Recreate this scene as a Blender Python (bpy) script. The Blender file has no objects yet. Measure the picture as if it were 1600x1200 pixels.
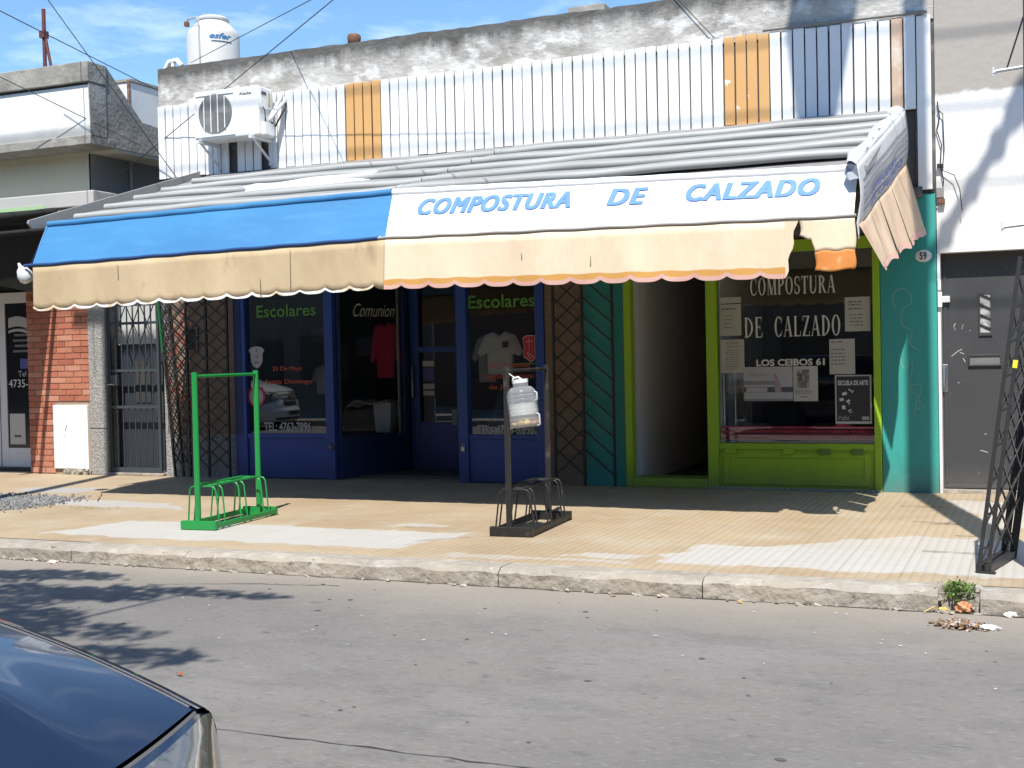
import bpy, bmesh, math, random
from mathutils import Vector, Matrix, Euler
from math import sin, cos, pi, radians, sqrt, exp, atan2, hypot
random.seed(7)
S = bpy.context.scene
COL = S.collection

# ------------------------------------------------------------------ camera
cam_d = bpy.data.cameras.new('camera'); cam = bpy.data.objects.new('camera', cam_d); COL.objects.link(cam)
rr = ((0.92103341, 0.38889561, -0.02139319), (-0.01114465, -0.02858998, -0.99952909), (-0.38932411, 0.92083811, -0.02199823))
m = Matrix(((rr[0][0], -rr[1][0], -rr[2][0]), (rr[0][1], -rr[1][1], -rr[2][1]), (rr[0][2], -rr[1][2], -rr[2][2])))
cam.matrix_world = Matrix.Translation((0, -12.9624, 1.45)) @ m.to_4x4()
cam_d.sensor_width = 36; cam_d.lens = 1930 / 1600 * 36; cam_d.clip_start = 0.05; cam_d.clip_end = 2000
S.camera = cam

# ------------------------------------------------------------------ sky, sun, exposure
SUN = Vector((0.270, -1.0, 1.60)).normalized()
EL = math.asin(SUN.z)
W = bpy.data.worlds.new('World'); S.world = W; W.use_nodes = True
nt = W.node_tree; nt.nodes.clear()
def N(t, ty, **kw):
    n = t.nodes.new(ty)
    for k, v in kw.items(): setattr(n, k, v)
    return n
sky = N(nt, 'ShaderNodeTexSky', sky_type='NISHITA', sun_disc=False, sun_elevation=EL, sun_rotation=atan2(SUN.x, SUN.y),
        air_density=1.0, dust_density=0.35, ozone_density=1.6, altitude=20)
tc = N(nt, 'ShaderNodeTexCoord'); mp = N(nt, 'ShaderNodeMapping'); mp.inputs['Scale'].default_value = (1.6, 1.6, 6.0)
mp.inputs['Location'].default_value = (3.1, 0.7, 0.55)
ns = N(nt, 'ShaderNodeTexNoise'); ns.inputs['Scale'].default_value = 3.0; ns.inputs['Detail'].default_value = 6; ns.inputs['Roughness'].default_value = 0.6
cr = N(nt, 'ShaderNodeValToRGB'); cr.color_ramp.elements[0].position = 0.53; cr.color_ramp.elements[1].position = 0.80
cr.color_ramp.elements[0].color = (0, 0, 0, 1); cr.color_ramp.elements[1].color = (0.75, 0.75, 0.75, 1)
mx = N(nt, 'ShaderNodeMixRGB'); mx.inputs['Color2'].default_value = (9.0, 10.4, 11.6, 1)
bgn = N(nt, 'ShaderNodeBackground'); bgn.inputs['Strength'].default_value = 0.098
wo = N(nt, 'ShaderNodeOutputWorld')
L = nt.links.new
L(tc.outputs['Generated'], mp.inputs['Vector']); L(mp.outputs[0], ns.inputs['Vector']); L(ns.outputs['Fac'], cr.inputs['Fac'])
tn = N(nt, 'ShaderNodeMixRGB', blend_type='MULTIPLY'); tn.inputs['Fac'].default_value = 1; tn.inputs['Color2'].default_value = (1.0, 1.26, 1.42, 1)
L(cr.outputs['Color'], mx.inputs['Fac']); L(sky.outputs['Color'], tn.inputs['Color1']); L(tn.outputs['Color'], mx.inputs['Color1']); L(mx.outputs['Color'], bgn.inputs['Color']); L(bgn.outputs[0], wo.inputs['Surface'])
sd = bpy.data.lights.new('sun', 'SUN'); sd.energy = 4.9; sd.angle = radians(0.53); sd.color = (1.0, 0.955, 0.88)
sun = bpy.data.objects.new('sun', sd); COL.objects.link(sun); sun.location = (3, -16, 20)
sun.rotation_euler = SUN.to_track_quat('Z', 'Y').to_euler()
S.view_settings.view_transform = 'Standard'; S.view_settings.look = 'None'; S.view_settings.gamma = 1.0
S.view_settings.exposure = 0.56
try: S.view_settings.use_curve_mapping = False
except Exception: pass
S.render.engine = 'CYCLES'; S.cycles.max_bounces = 8; S.cycles.transparent_max_bounces = 12
S.cycles.use_denoising = True; S.cycles.sample_clamp_indirect = 6
try: S.cycles.caustics_reflective = False; S.cycles.caustics_refractive = False
except Exception: pass

# ------------------------------------------------------------------ materials
MATS = {}
def lin(c):
    return tuple(((x / 12.92) if x <= 0.04045 else ((x + 0.055) / 1.055) ** 2.4) for x in c)
def hx(h):
    return lin(tuple(int(h[i:i + 2], 16) / 255 for i in (0, 2, 4)))
def mat(name, col, rough=0.7, var=(), bump=None, metal=0.0, spec=0.5, coat=0.0, trans=0.0, sheen=0, stretch=(1, 1, 1)):
    """var: list of (colour, scale, low, high, strength[, detail]) noise stains mixed over the base; bump: (scale, strength, distance)"""
    if name in MATS: return MATS[name]
    M = bpy.data.materials.new(name); M.use_nodes = True; t = M.node_tree; t.nodes.clear()
    out = N(t, 'ShaderNodeOutputMaterial'); p = N(t, 'ShaderNodeBsdfPrincipled')
    p.inputs['Roughness'].default_value = rough; p.inputs['Metallic'].default_value = metal
    p.inputs['Specular IOR Level'].default_value = spec; p.inputs['Coat Weight'].default_value = coat
    p.inputs['Coat Roughness'].default_value = 0.04
    t.links.new(p.outputs[0], out.inputs['Surface'])
    g = N(t, 'ShaderNodeNewGeometry'); mpn = N(t, 'ShaderNodeMapping'); mpn.inputs['Scale'].default_value = stretch
    t.links.new(g.outputs['Position'], mpn.inputs['Vector'])
    last = None
    base = N(t, 'ShaderNodeRGB'); base.outputs[0].default_value = (*col, 1); last = base.outputs[0]
    for i, v in enumerate(var):
        c, sc, lo, hi, st = v[:5]
        n = N(t, 'ShaderNodeTexNoise'); n.inputs['Scale'].default_value = sc; n.inputs['Detail'].default_value = v[5] if len(v) > 5 else 5
        n.inputs['Roughness'].default_value = 0.62
        t.links.new(mpn.outputs[0], n.inputs['Vector'])
        r = N(t, 'ShaderNodeMapRange'); r.inputs[1].default_value = lo; r.inputs[2].default_value = hi; r.inputs[4].default_value = st
        t.links.new(n.outputs['Fac'], r.inputs[0])
        mm = N(t, 'ShaderNodeMixRGB'); mm.inputs['Color2'].default_value = (*c, 1)
        t.links.new(r.outputs[0], mm.inputs['Fac']); t.links.new(last, mm.inputs['Color1']); last = mm.outputs[0]
    t.links.new(last, p.inputs['Base Color'])
    if bump:
        n = N(t, 'ShaderNodeTexNoise'); n.inputs['Scale'].default_value = bump[0]; n.inputs['Detail'].default_value = 6
        t.links.new(mpn.outputs[0], n.inputs['Vector'])
        b = N(t, 'ShaderNodeBump'); b.inputs['Strength'].default_value = bump[1]; b.inputs['Distance'].default_value = bump[2] if len(bump) > 2 else 0.02
        t.links.new(n.outputs['Fac'], b.inputs['Height']); t.links.new(b.outputs[0], p.inputs['Normal'])
    MATS[name] = M; M['_p'] = 1
    return M
def pnode(M): return next(n for n in M.node_tree.nodes if n.type == 'BSDF_PRINCIPLED')
def colin(M): return pnode(M).inputs['Base Color']
def add_zmix(M, col, axis, lo, hi, strength, nscale, namt, stretch=(1, 1, 1)):
    """stain that depends on height (or another world axis) broken up by noise"""
    t = M.node_tree; p = pnode(M); src = p.inputs['Base Color'].links[0].from_socket
    g = N(t, 'ShaderNodeNewGeometry'); sx = N(t, 'ShaderNodeSeparateXYZ'); t.links.new(g.outputs['Position'], sx.inputs[0])
    mpn = N(t, 'ShaderNodeMapping'); mpn.inputs['Scale'].default_value = stretch; t.links.new(g.outputs['Position'], mpn.inputs[0])
    n = N(t, 'ShaderNodeTexNoise'); n.inputs['Scale'].default_value = nscale; n.inputs['Detail'].default_value = 7; n.inputs['Roughness'].default_value = 0.65
    t.links.new(mpn.outputs[0], n.inputs['Vector'])
    a = N(t, 'ShaderNodeMath', operation='MULTIPLY_ADD'); a.inputs[1].default_value = namt; t.links.new(n.outputs['Fac'], a.inputs[0]); 
    s = N(t, 'ShaderNodeMath', operation='ADD'); s.inputs[1].default_value = -0.5 * namt
    t.links.new(sx.outputs[axis], a.inputs[2]); t.links.new(a.outputs[0], s.inputs[0])
    r = N(t, 'ShaderNodeMapRange'); r.inputs[1].default_value = lo; r.inputs[2].default_value = hi; r.inputs[4].default_value = strength
    t.links.new(s.outputs[0], r.inputs[0])
    mm = N(t, 'ShaderNodeMixRGB'); mm.inputs['Color2'].default_value = (*col, 1)
    t.links.new(r.outputs[0], mm.inputs['Fac']); t.links.new(src, mm.inputs['Color1']); t.links.new(mm.outputs[0], p.inputs['Base Color'])
    return M
def glass(name, tint=(0.75, 0.8, 0.8), ior=1.5, rough=0.0):
    M = bpy.data.materials.new(name); M.use_nodes = True; t = M.node_tree; t.nodes.clear()
    out = N(t, 'ShaderNodeOutputMaterial'); ms = N(t, 'ShaderNodeMixShader'); lw = N(t, 'ShaderNodeLayerWeight'); lw.inputs['Blend'].default_value = .5; pw = N(t, 'ShaderNodeMath', operation='POWER'); pw.inputs[1].default_value = 5
    t.links.new(lw.outputs['Facing'], pw.inputs[0]); fr = N(t, 'ShaderNodeMath', operation='MULTIPLY_ADD'); f0 = ((ior - 1) / (ior + 1)) ** 2; fr.inputs[1].default_value = 1 - f0; fr.inputs[2].default_value = f0; t.links.new(pw.outputs[0], fr.inputs[0])
    tr = N(t, 'ShaderNodeBsdfTransparent'); tr.inputs[0].default_value = (*tint, 1); gl = N(t, 'ShaderNodeBsdfGlossy'); gl.inputs['Roughness'].default_value = rough
    t.links.new(fr.outputs[0], ms.inputs[0]); t.links.new(tr.outputs[0], ms.inputs[1]); t.links.new(gl.outputs[0], ms.inputs[2]); t.links.new(ms.outputs[0], out.inputs[0])
    return M

# ------------------------------------------------------------------ mesh helpers
class MB:
    def __init__(s): s.v = []; s.f = []
    def add(s, vs, fs):
        o = len(s.v); s.v += [tuple(v) for v in vs]; s.f += [tuple(i + o for i in f) for f in fs]; return s
    def box(s, x0, x1, y0, y1, z0, z1, M=None):
        vs = [(x0, y0, z0), (x1, y0, z0), (x1, y1, z0), (x0, y1, z0), (x0, y0, z1), (x1, y0, z1), (x1, y1, z1), (x0, y1, z1)]
        if M is not None: vs = [M @ Vector(v) for v in vs]
        return s.add(vs, [(0, 3, 2, 1), (4, 5, 6, 7), (0, 1, 5, 4), (1, 2, 6, 5), (2, 3, 7, 6), (3, 0, 4, 7)])
    def prism(s, poly, a, b, axis='x', M=None):
        """extrude a 2D polygon between a and b along an axis (poly in the other two coordinates, in order)"""
        def mk(p, t):
            return {'x': (t, p[0], p[1]), 'y': (p[0], t, p[1]), 'z': (p[0], p[1], t)}[axis]
        n = len(poly); vs = [mk(p, a) for p in poly] + [mk(p, b) for p in poly]
        if M is not None: vs = [M @ Vector(v) for v in vs]
        fs = [tuple(range(n)), tuple(range(2 * n - 1, n - 1, -1))] + [(i, i + n, (i + 1) % n + n, (i + 1) % n) for i in range(n)]
        return s.add(vs, fs)
    def tube(s, pts, r, n=8, cap=True):
        pts = [Vector(p) for p in pts]; rs = r if isinstance(r, (list, tuple)) else [r] * len(pts)
        rings = []; up = None
        for i, p in enumerate(pts):
            d = (pts[min(i + 1, len(pts) - 1)] - pts[max(i - 1, 0)]).normalized()
            if up is None: up = Vector((0, 0, 1)) if abs(d.z) < 0.9 else Vector((1, 0, 0))
            a = d.cross(up); 
            if a.length < 1e-6: a = d.orthogonal()
            a.normalize(); b = d.cross(a).normalized(); up = -b if (-b).dot(up) > 0 else b
            rings.append([p + rs[i] * (cos(2 * pi * k / n) * a + sin(2 * pi * k / n) * b) for k in range(n)])
        vs = [v for ring in rings for v in ring]; fs = []
        for i in range(len(pts) - 1):
            for k in range(n): fs.append((i * n + k, i * n + (k + 1) % n, (i + 1) * n + (k + 1) % n, (i + 1) * n + k))
        if cap: fs += [tuple(range(n - 1, -1, -1)), tuple((len(pts) - 1) * n + k for k in range(n))]
        return s.add(vs, fs)
    def bar(s, a, b, w, h):
        """rectangular bar from a to b"""
        a = Vector(a); b = Vector(b); d = (b - a).normalized(); up = Vector((0, 0, 1)) if abs(d.z) < 0.9 else Vector((0, 1, 0))
        x = d.cross(up).normalized() * w / 2; y = x.cross(d).normalized() * h / 2
        vs = [a - x - y, a + x - y, a + x + y, a - x + y, b - x - y, b + x - y, b + x + y, b - x + y]
        return s.add(vs, [(0, 1, 2, 3), (7, 6, 5, 4), (0, 4, 5, 1), (1, 5, 6, 2), (2, 6, 7, 3), (3, 7, 4, 0)])
    def lathe(s, prof, c=(0, 0, 0), n=24, M=None):
        vs = []; fs = []; m = len(prof)
        for k in range(n):
            a = 2 * pi * k / n
            for r, z in prof: vs.append(Vector((c[0] + r * cos(a), c[1] + r * sin(a), c[2] + z)))
        for k in range(n):
            for i in range(m - 1):
                j = (k + 1) % n; fs.append((k * m + i, j * m + i, j * m + i + 1, k * m + i + 1))
        fs.append(tuple(k * m + m - 1 for k in range(n))); fs.append(tuple(k * m for k in range(n - 1, -1, -1)))
        if M is not None: vs = [M @ v for v in vs]
        return s.add(vs, fs)
    def grid(s, fn, nu, nv):
        vs = [fn(i / nu, j / nv) for j in range(nv + 1) for i in range(nu + 1)]
        return s.add(vs, [(j * (nu + 1) + i, j * (nu + 1) + i + 1, (j + 1) * (nu + 1) + i + 1, (j + 1) * (nu + 1) + i) for j in range(nv) for i in range(nu)])
    def poly(s, pts): return s.add(pts, [tuple(range(len(pts)))])
    def xf(s, M): s.v = [tuple(M @ Vector(v)) for v in s.v]; return s
    def mesh(s, name, smooth=None):
        me = bpy.data.meshes.new(name); me.from_pydata(s.v, [], s.f); me.update()
        if smooth is not None:
            for p in me.polygons: p.use_smooth = True
            try: me.set_sharp_from_angle(angle=radians(smooth))
            except Exception: pass
        return me
    def build(s, name, mt, parent=None, smooth=None, bevel=0, solid=0, local=False):
        me = s.mesh(name, smooth)
        return place(name, me, mt, parent, bevel, solid, local)
def place(name, me, mt, parent=None, bevel=0, solid=0, local=False):
    o = bpy.data.objects.new(name, me); COL.objects.link(o)
    if mt is not None: me.materials.append(mt) if len(me.materials) == 0 else None
    if parent is not None:
        o.parent = parent
        if not local:
            r = parent
            while r.parent is not None: r = r.parent
            if parent.parent is None: o.matrix_parent_inverse = r.matrix_basis.inverted()
    if solid:
        q = o.modifiers.new('solid', 'SOLIDIFY'); q.thickness = solid; q.offset = 0
    if bevel:
        q = o.modifiers.new('bevel', 'BEVEL'); q.width = bevel; q.segments = 2; q.limit_method = 'ANGLE'; q.angle_limit = radians(40)
    return o
def tag(o, label=None, cat=None, group=None, kind=None):
    if label: o['label'] = label
    if cat: o['category'] = cat
    if group: o['group'] = group
    if kind: o['kind'] = kind
    return o
def thing(name, label, cat, loc=(0, 0, 0), rotz=0, group=None):
    o = bpy.data.objects.new(name, None); COL.objects.link(o); o.location = loc; o.rotation_euler = (0, 0, rotz)
    o.empty_display_size = 0.2
    o.matrix_basis = Matrix.Translation(loc) @ Matrix.Rotation(rotz, 4, 'Z')
    return tag(o, label, cat, group)
def B(name, x0, x1, y0, y1, z0, z1, mt, parent=None, bevel=0):
    return MB().box(x0, x1, y0, y1, z0, z1).build(name, mt, parent, bevel=bevel)
def fit_text(txt, x0, x1, z0, z1, shear=0.0, bold=0.0, space=1.0, res=3):
    """letters as a mesh fitted into a box in the XZ plane, facing -Y, at y = 0"""
    c = bpy.data.curves.new('lettering', 'FONT'); c.body = txt; c.size = 1; c.shear = shear; c.offset = bold; c.resolution_u = res; c.space_character = space
    o = bpy.data.objects.new('lettering', c); COL.objects.link(o)
    me = bpy.data.meshes.new_from_object(o); bpy.data.objects.remove(o)
    xs = [v.co.x for v in me.vertices]; ys = [v.co.y for v in me.vertices]
    sx = (x1 - x0) / (max(xs) - min(xs)); sy = (z1 - z0) / (max(ys) - min(ys)); mx_, my_ = min(xs), min(ys)
    vs = [((v.co.x - mx_) * sx + x0, 0, (v.co.y - my_) * sy + z0) for v in me.vertices]; fs = [tuple(p.vertices) for p in me.polygons]
    bpy.data.meshes.remove(me); bpy.data.curves.remove(c)
    return MB().add(vs, fs)
def letters(txt, x0, x1, z0, z1, y, mt, parent, name='lettering', M=None, **kw):
    b = fit_text(txt, x0, x1, z0, z1, **kw)
    b.v = [(v[0], v[1] + y, v[2]) for v in b.v]
    if M is not None: b.xf(M)
    return b.build(name, mt, parent)
# a small roman alphabet: thick and thin strokes with serifs
def serif_word(txt, x0, x1, z0, z1, gap=0.13, space=0.55):
    G = {}
    T, t, sf = 0.155, 0.05, 0.10
    def ell(cx, cy, rx, ry, a0, a1, Tk=T, tk=t):
        n = 14; o = []; i_ = []
        for k in range(n + 1):
            a = radians(a0 + (a1 - a0) * k / n); o.append((cx + rx * cos(a), cy + ry * sin(a))); i_.append((cx + (rx - Tk) * cos(a), cy + (ry - tk) * sin(a)))
        return [[o[k], o[k + 1], i_[k + 1], i_[k]] for k in range(n)]
    def st(xa, ya, xb, yb, w): return [[(xa - w / 2, ya), (xa + w / 2, ya), (xb + w / 2, yb), (xb - w / 2, yb)]]
    def hb(xa, xb, y, h=t): return [[(xa, y), (xb, y), (xb, y + h), (xa, y + h)]]
    def fe(x, top=True, bot=True, w=T): return (hb(x - w / 2 - sf / 2, x + w / 2 + sf / 2, 0, 0.035) if bot else []) + (hb(x - w / 2 - sf / 2, x + w / 2 + sf / 2, 0.965, 0.035) if top else [])
    G['C'] = (0.62, ell(.33, .5, .33, .52, 48, 312) + st(.56, .66, .56, .97, .045) + st(.56, .05, .58, .3, .03))
    G['O'] = (0.68, ell(.34, .5, .34, .52, 0, 360))
    G['D'] = (0.68, st(.13, 0, .13, 1, T) + fe(.13) + ell(.13, .5, .53, .5, -90, 90))
    G['P'] = (0.56, st(.13, 0, .13, 1, T) + fe(.13) + ell(.16, .73, .40, .27, -90, 90))
    G['R'] = (0.66, st(.13, 0, .13, 1, T) + fe(.13) + ell(.16, .74, .38, .26, -90, 90) + st(.58, 0, .32, .5, T) + hb(.5, .68, 0, .035))
    G['S'] = (0.50, ell(.25, .745, .24, .275, 40, 270, .12, .06) + ell(.25, .255, .25, .275, -150, 90, .12, .06) + st(.45, .72, .45, .98, .04) + st(.04, .03, .04, .3, .04))
    G['T'] = (0.60, st(.3, 0, .3, 1, T) + hb(0, .6, .94, .06) + st(.02, .76, .02, 1, .04) + st(.58, .76, .58, 1, .04) + fe(.3, False))
    G['U'] = (0.68, st(.12, .3, .12, 1, T) + st(.58, .3, .58, 1, .05) + ell(.325, .32, .28, .34, 180, 360, .12, .07) + fe(.12, True, False) + fe(.58, True, False, .05))
    G['M'] = (0.86, st(.1, 0, .12, 1, .05) + st(.74, 0, .72, 1, T) + st(.42, 0, .14, 1, T) + st(.42, 0, .7, 1, .05) + fe(.1, True, True, .05) + fe(.74))
    G['A'] = (0.70, st(.06, 0, .33, 1, .05) + st(.58, 0, .35, 1, T) + hb(.16, .5, .3) + fe(.06, False, True, .06) + fe(.58, False, True))
    G['L'] = (0.56, st(.13, 0, .13, 1, T) + fe(.13) + hb(.1, .54, 0) + st(.53, 0, .54, .26, .04))
    G['E'] = (0.58, st(.13, 0, .13, 1, T) + fe(.13) + hb(.1, .54, 0) + hb(.1, .5, .95) + hb(.1, .38, .49) + st(.53, 0, .55, .26, .04) + st(.49, .78, .49, 1, .04) + st(.39, .38, .39, .62, .04))
    G['Z'] = (0.60, st(.1, .03, .5, .97, T) + hb(.02, .56, 0) + hb(.06, .58, .95) + st(.56, 0, .58, .24, .04) + st(.05, .76, .05, 1, .04))
    cx = 0; polys = []
    for ch in txt:
        if ch == ' ': cx += space; continue
        w, ps = G[ch]; polys += [[(p[0] + cx, p[1]) for p in q] for q in ps]; cx += w + gap
    cx -= gap; b = MB()
    for i, q in enumerate(polys):
        e = -(i % 9) * 0.00008
        b.poly([(x0 + p[0] / cx * (x1 - x0), e, z0 + p[1] * (z1 - z0)) for p in q])
    return b

# ------------------------------------------------------------------ palette
M_road = mat('road_concrete', (0.172, 0.160, 0.147), 0.85, [((0.122, 0.115, 0.107), 0.35, .42, .66, .9), ((0.20, 0.19, 0.18), 1.3, .52, .70, .6), ((0.122, 0.115, 0.107), 3.2, .50, .68, .6), ((0.095, 0.09, 0.084), 24, .54, .68, .45), ((0.24, 0.235, 0.225), 31, .57, .68, .5), ((0.07, 0.07, 0.07), 9, .66, .74, .7, 3), ((0.30, 0.29, 0.28), 55, .62, .75, .5), ((0.09, 0.09, 0.09), 70, .60, .78, .5)], bump=(60, .5, .01), stretch=(0.6, 1, 1))
add_zmix(M_road, (0.29, 0.25, 0.20), 1, -6.3, -5.2, .75, 0.9, 1.1)
M_tile = mat('sidewalk_tile', (0.385, 0.30, 0.195), 0.8, [((0.29, 0.205, 0.12), 0.7, .42, .70, .8), ((0.40, 0.34, 0.255), 1.7, .50, .72, .85), ((0.30, 0.255, 0.20), 4.5, .54, .72, .5), ((0.24, 0.18, 0.12), 6, .62, .8, .5), ((0.5, 0.45, 0.36), 22, .66, .8, .5)])
def grooves(M, dark=0.80, scale=4.71, bump=0.35, axis='X', joints=True):
    t = M.node_tree; p = pnode(M); src = p.inputs['Base Color'].links[0].from_socket
    g = N(t, 'ShaderNodeNewGeometry'); w = N(t, 'ShaderNodeTexWave', wave_type='BANDS', bands_direction=axis); w.inputs['Scale'].default_value = scale; w.inputs['Distortion'].default_value = 0.0
    t.links.new(g.outputs['Position'], w.inputs['Vector'])
    r = N(t, 'ShaderNodeMapRange'); r.inputs[1].default_value = 0.0; r.inputs[2].default_value = 0.35; r.inputs[3].default_value = dark; r.inputs[4].default_value = 1.0
    t.links.new(w.outputs['Fac'], r.inputs[0])
    mm = N(t, 'ShaderNodeMixRGB', blend_type='MULTIPLY'); mm.inputs['Fac'].default_value = 1
    t.links.new(src, mm.inputs['Color1']); t.links.new(r.outputs[0], mm.inputs['Color2']); last = mm.outputs[0]
    if joints:
        b = N(t, 'ShaderNodeTexBrick'); b.offset = 0.0; b.inputs['Scale'].default_value = 1.0; b.inputs['Brick Width'].default_value = 0.4; b.inputs['Row Height'].default_value = 0.4
        b.inputs['Mortar Size'].default_value = 0.006; b.inputs['Color1'].default_value = (1, 1, 1, 1); b.inputs['Color2'].default_value = (.90, .90, .90, 1); b.inputs['Mortar'].default_value = (.72, .70, .66, 1)
        t.links.new(g.outputs['Position'], b.inputs['Vector'])
        m2 = N(t, 'ShaderNodeMixRGB', blend_type='MULTIPLY'); m2.inputs['Fac'].default_value = 0.45
        t.links.new(last, m2.inputs['Color1']); t.links.new(b.outputs['Color'], m2.inputs['Color2']); last = m2.outputs[0]
    t.links.new(last, p.inputs['Base Color'])
    bm = N(t, 'ShaderNodeBump'); bm.inputs['Strength'].default_value = bump; bm.inputs['Distance'].default_value = 0.006
    t.links.new(w.outputs['Fac'], bm.inputs['Height']); t.links.new(bm.outputs[0], p.inputs['Normal'])
def add_patch(M, cx, cy, hx_, hy_, shear, col, st=.9, soft=.045):
    t = M.node_tree; p = pnode(M); src = p.inputs['Base Color'].links[0].from_socket
    g = N(t, 'ShaderNodeNewGeometry'); n = N(t, 'ShaderNodeTexNoise'); n.inputs['Scale'].default_value = 2.6; n.inputs['Detail'].default_value = 7; n.inputs['Roughness'].default_value = .62
    t.links.new(g.outputs['Position'], n.inputs['Vector'])
    a = N(t, 'ShaderNodeVectorMath', operation='SUBTRACT'); a.inputs[1].default_value = (.5, .5, .5); t.links.new(n.outputs['Color'], a.inputs[0])
    b = N(t, 'ShaderNodeVectorMath', operation='MULTIPLY_ADD'); b.inputs[1].default_value = (.55, .45, 0); t.links.new(a.outputs[0], b.inputs[0]); t.links.new(g.outputs['Position'], b.inputs[2])
    s = N(t, 'ShaderNodeSeparateXYZ'); t.links.new(b.outputs[0], s.inputs[0])
    def mth(op, x, y):
        q = N(t, 'ShaderNodeMath', operation=op)
        for i, v in enumerate((x, y)):
            if isinstance(v, (int, float)): q.inputs[i].default_value = v
            elif v is not None: t.links.new(v, q.inputs[i])
        return q.outputs[0]
    y = mth('SUBTRACT', s.outputs[1], cy); x = mth('SUBTRACT', mth('SUBTRACT', s.outputs[0], cx), mth('MULTIPLY', y, shear))
    def edge(v, h):
        r = N(t, 'ShaderNodeMapRange'); r.inputs[1].default_value = h + soft * .5; r.inputs[2].default_value = h - soft * .5; t.links.new(mth('ABSOLUTE', v, None), r.inputs[0]); return r.outputs[0]
    f = mth('MULTIPLY', mth('MULTIPLY', edge(x, hx_), edge(y, hy_)), st)
    mm = N(t, 'ShaderNodeMixRGB'); mm.inputs['Color2'].default_value = (*col, 1); t.links.new(f, mm.inputs['Fac']); t.links.new(src, mm.inputs['Color1']); t.links.new(mm.outputs[0], p.inputs['Base Color'])
PC = (.43, .415, .385)
for q in ((-6.15, -4.2, 1.72, .46, .25, PC), (-1.0, -4.25, 1.40, .42, .1, PC), (-.3, -3.45, 1.1, .42, 1.0, PC, .75), (-2.85, -4.5, .28, .10, 1.0, PC, .7), (-4.9, -3.4, .25, .07, .8, PC, .7), (.2, -1.5, .75, .9, -.3, PC, .7), (-3.3, -4.75, .7, .07, 0, PC, .5), (-10.6, -1.7, .5, .22, 0, (.34, .34, .35), .8), (-9.3, -2.7, 1.2, .22, -1.4, (.40, .40, .40), .7)): add_patch(M_tile, *q)
grooves(M_tile, .89)
M_kerb = mat('kerb_concrete', (0.31, 0.275, 0.225), 0.9, [((0.19, 0.17, 0.145), 1.6, .45, .70, .85), ((0.40, 0.37, 0.32), 3.2, .5, .7, .8), ((0.46, 0.43, 0.38), 5, .5, .75, .7), ((0.10, 0.09, 0.08), 13, .63, .72, .8), ((0.5, 0.47, 0.42), 20, .62, .72, .6)], bump=(11, 1.0, .035))
M_parapet = mat('weathered_plaster', (0.50, 0.48, 0.45), 0.92, [((0.27, 0.255, 0.23), 1.6, .42, .62, .85), ((0.66, 0.65, 0.63), 3.3, .50, .60, .85, 8), ((0.40, 0.30, 0.22), 2.1, .64, .76, .45), ((0.13, 0.125, 0.12), 8, .60, .72, .7, 8)], bump=(14, .6, .02), stretch=(1, 1, 1.6))
add_zmix(M_parapet, (0.055, 0.053, 0.05), 2, 4.96, 5.16, .88, 3.0, .42, (1.5, 1.5, .5))
M_white = mat('white_paint', (0.80, 0.80, 0.79), 0.6, [((0.68, 0.67, 0.64), 3, .52, .8, .5), ((0.45, 0.43, 0.40), 14, .70, .8, .5)])
M_slat = mat('white_plank_paint', (0.82, 0.82, 0.81), 0.55, [((0.70, 0.69, 0.67), 2, .5, .8, .5)], bump=(20, .15, .01))
M_slat_b = mat('off_white_plank_paint', (0.76, 0.77, 0.78), 0.6, [((0.62, 0.62, 0.61), 2.5, .5, .8, .6)], bump=(20, .15, .01))
M_orange = mat('orange_plank_paint', (0.60, 0.34, 0.13), 0.6, [((0.80, 0.75, 0.68), 5.5, .66, .69, 1.0), ((0.54, 0.29, 0.10), 1.8, .5, .8, .5)])
M_tan = mat('tan_plank_paint', (0.50, 0.36, 0.26), 0.65, [((0.70, 0.66, 0.6), 4, .5, .7, .7)])
M_backing = mat('dark_backing_wall', (0.10, 0.095, 0.09), 0.95, [((0.3, 0.28, 0.26), 5, .55, .7, .6)])
M_rwall = mat('right_white_render', (0.74, 0.74, 0.73), 0.85, [((0.62, 0.60, 0.58), 1.4, .52, .75, .5), ((0.84, 0.84, 0.84), 6, .5, .7, .4)], bump=(9, .35, .02))
add_zmix(M_rwall, (0.355, 0.33, 0.30), 2, 3.92, 3.97, 1.0, 6, .16)
M_teal = mat('teal_paint', (0.038, 0.32, 0.28), 0.5, [((0.034, 0.27, 0.245), 1.2, .45, .7, .8), ((0.06, 0.40, 0.36), 5, .6, .8, .4), ((0.30, 0.42, 0.38), 34, .73, .76, .7, 2), ((0.03, 0.10, 0.09), 2.2, .62, .8, .5)], bump=(30, .08, .01))
M_teal_d = mat('dark_teal_paint', (0.025, 0.25, 0.23), 0.55, [((0.02, 0.19, 0.18), 3, .5, .7, .6)])
M_lime = mat('lime_green_paint', (0.30, 0.50, 0.02), 0.45, [((0.25, 0.43, 0.016), 2.5, .5, .75, .7), ((0.10, 0.16, 0.02), 12, .68, .8, .4)])
M_blue = mat('blue_door_paint', (0.022, 0.065, 0.30), 0.42, [((0.016, 0.05, 0.22), 3, .5, .75, .7), ((0.05, 0.09, 0.25), 8, .62, .8, .6), ((0.10, 0.10, 0.14), 24, .70, .76, .6)])
M_navy = mat('navy_paint', (0.012, 0.03, 0.12), 0.45, [((0.008, 0.02, 0.08), 3, .5, .7, .7)])
M_stone = mat('brown_stone', (0.23, 0.16, 0.115), 0.85, [((0.30, 0.22, 0.16), 16, .5, .62, .8), ((0.10, 0.085, 0.07), 24, .55, .7, .7), ((0.15, 0.13, 0.11), 2, .5, .7, .6)], bump=(22, .5, .02))
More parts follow.
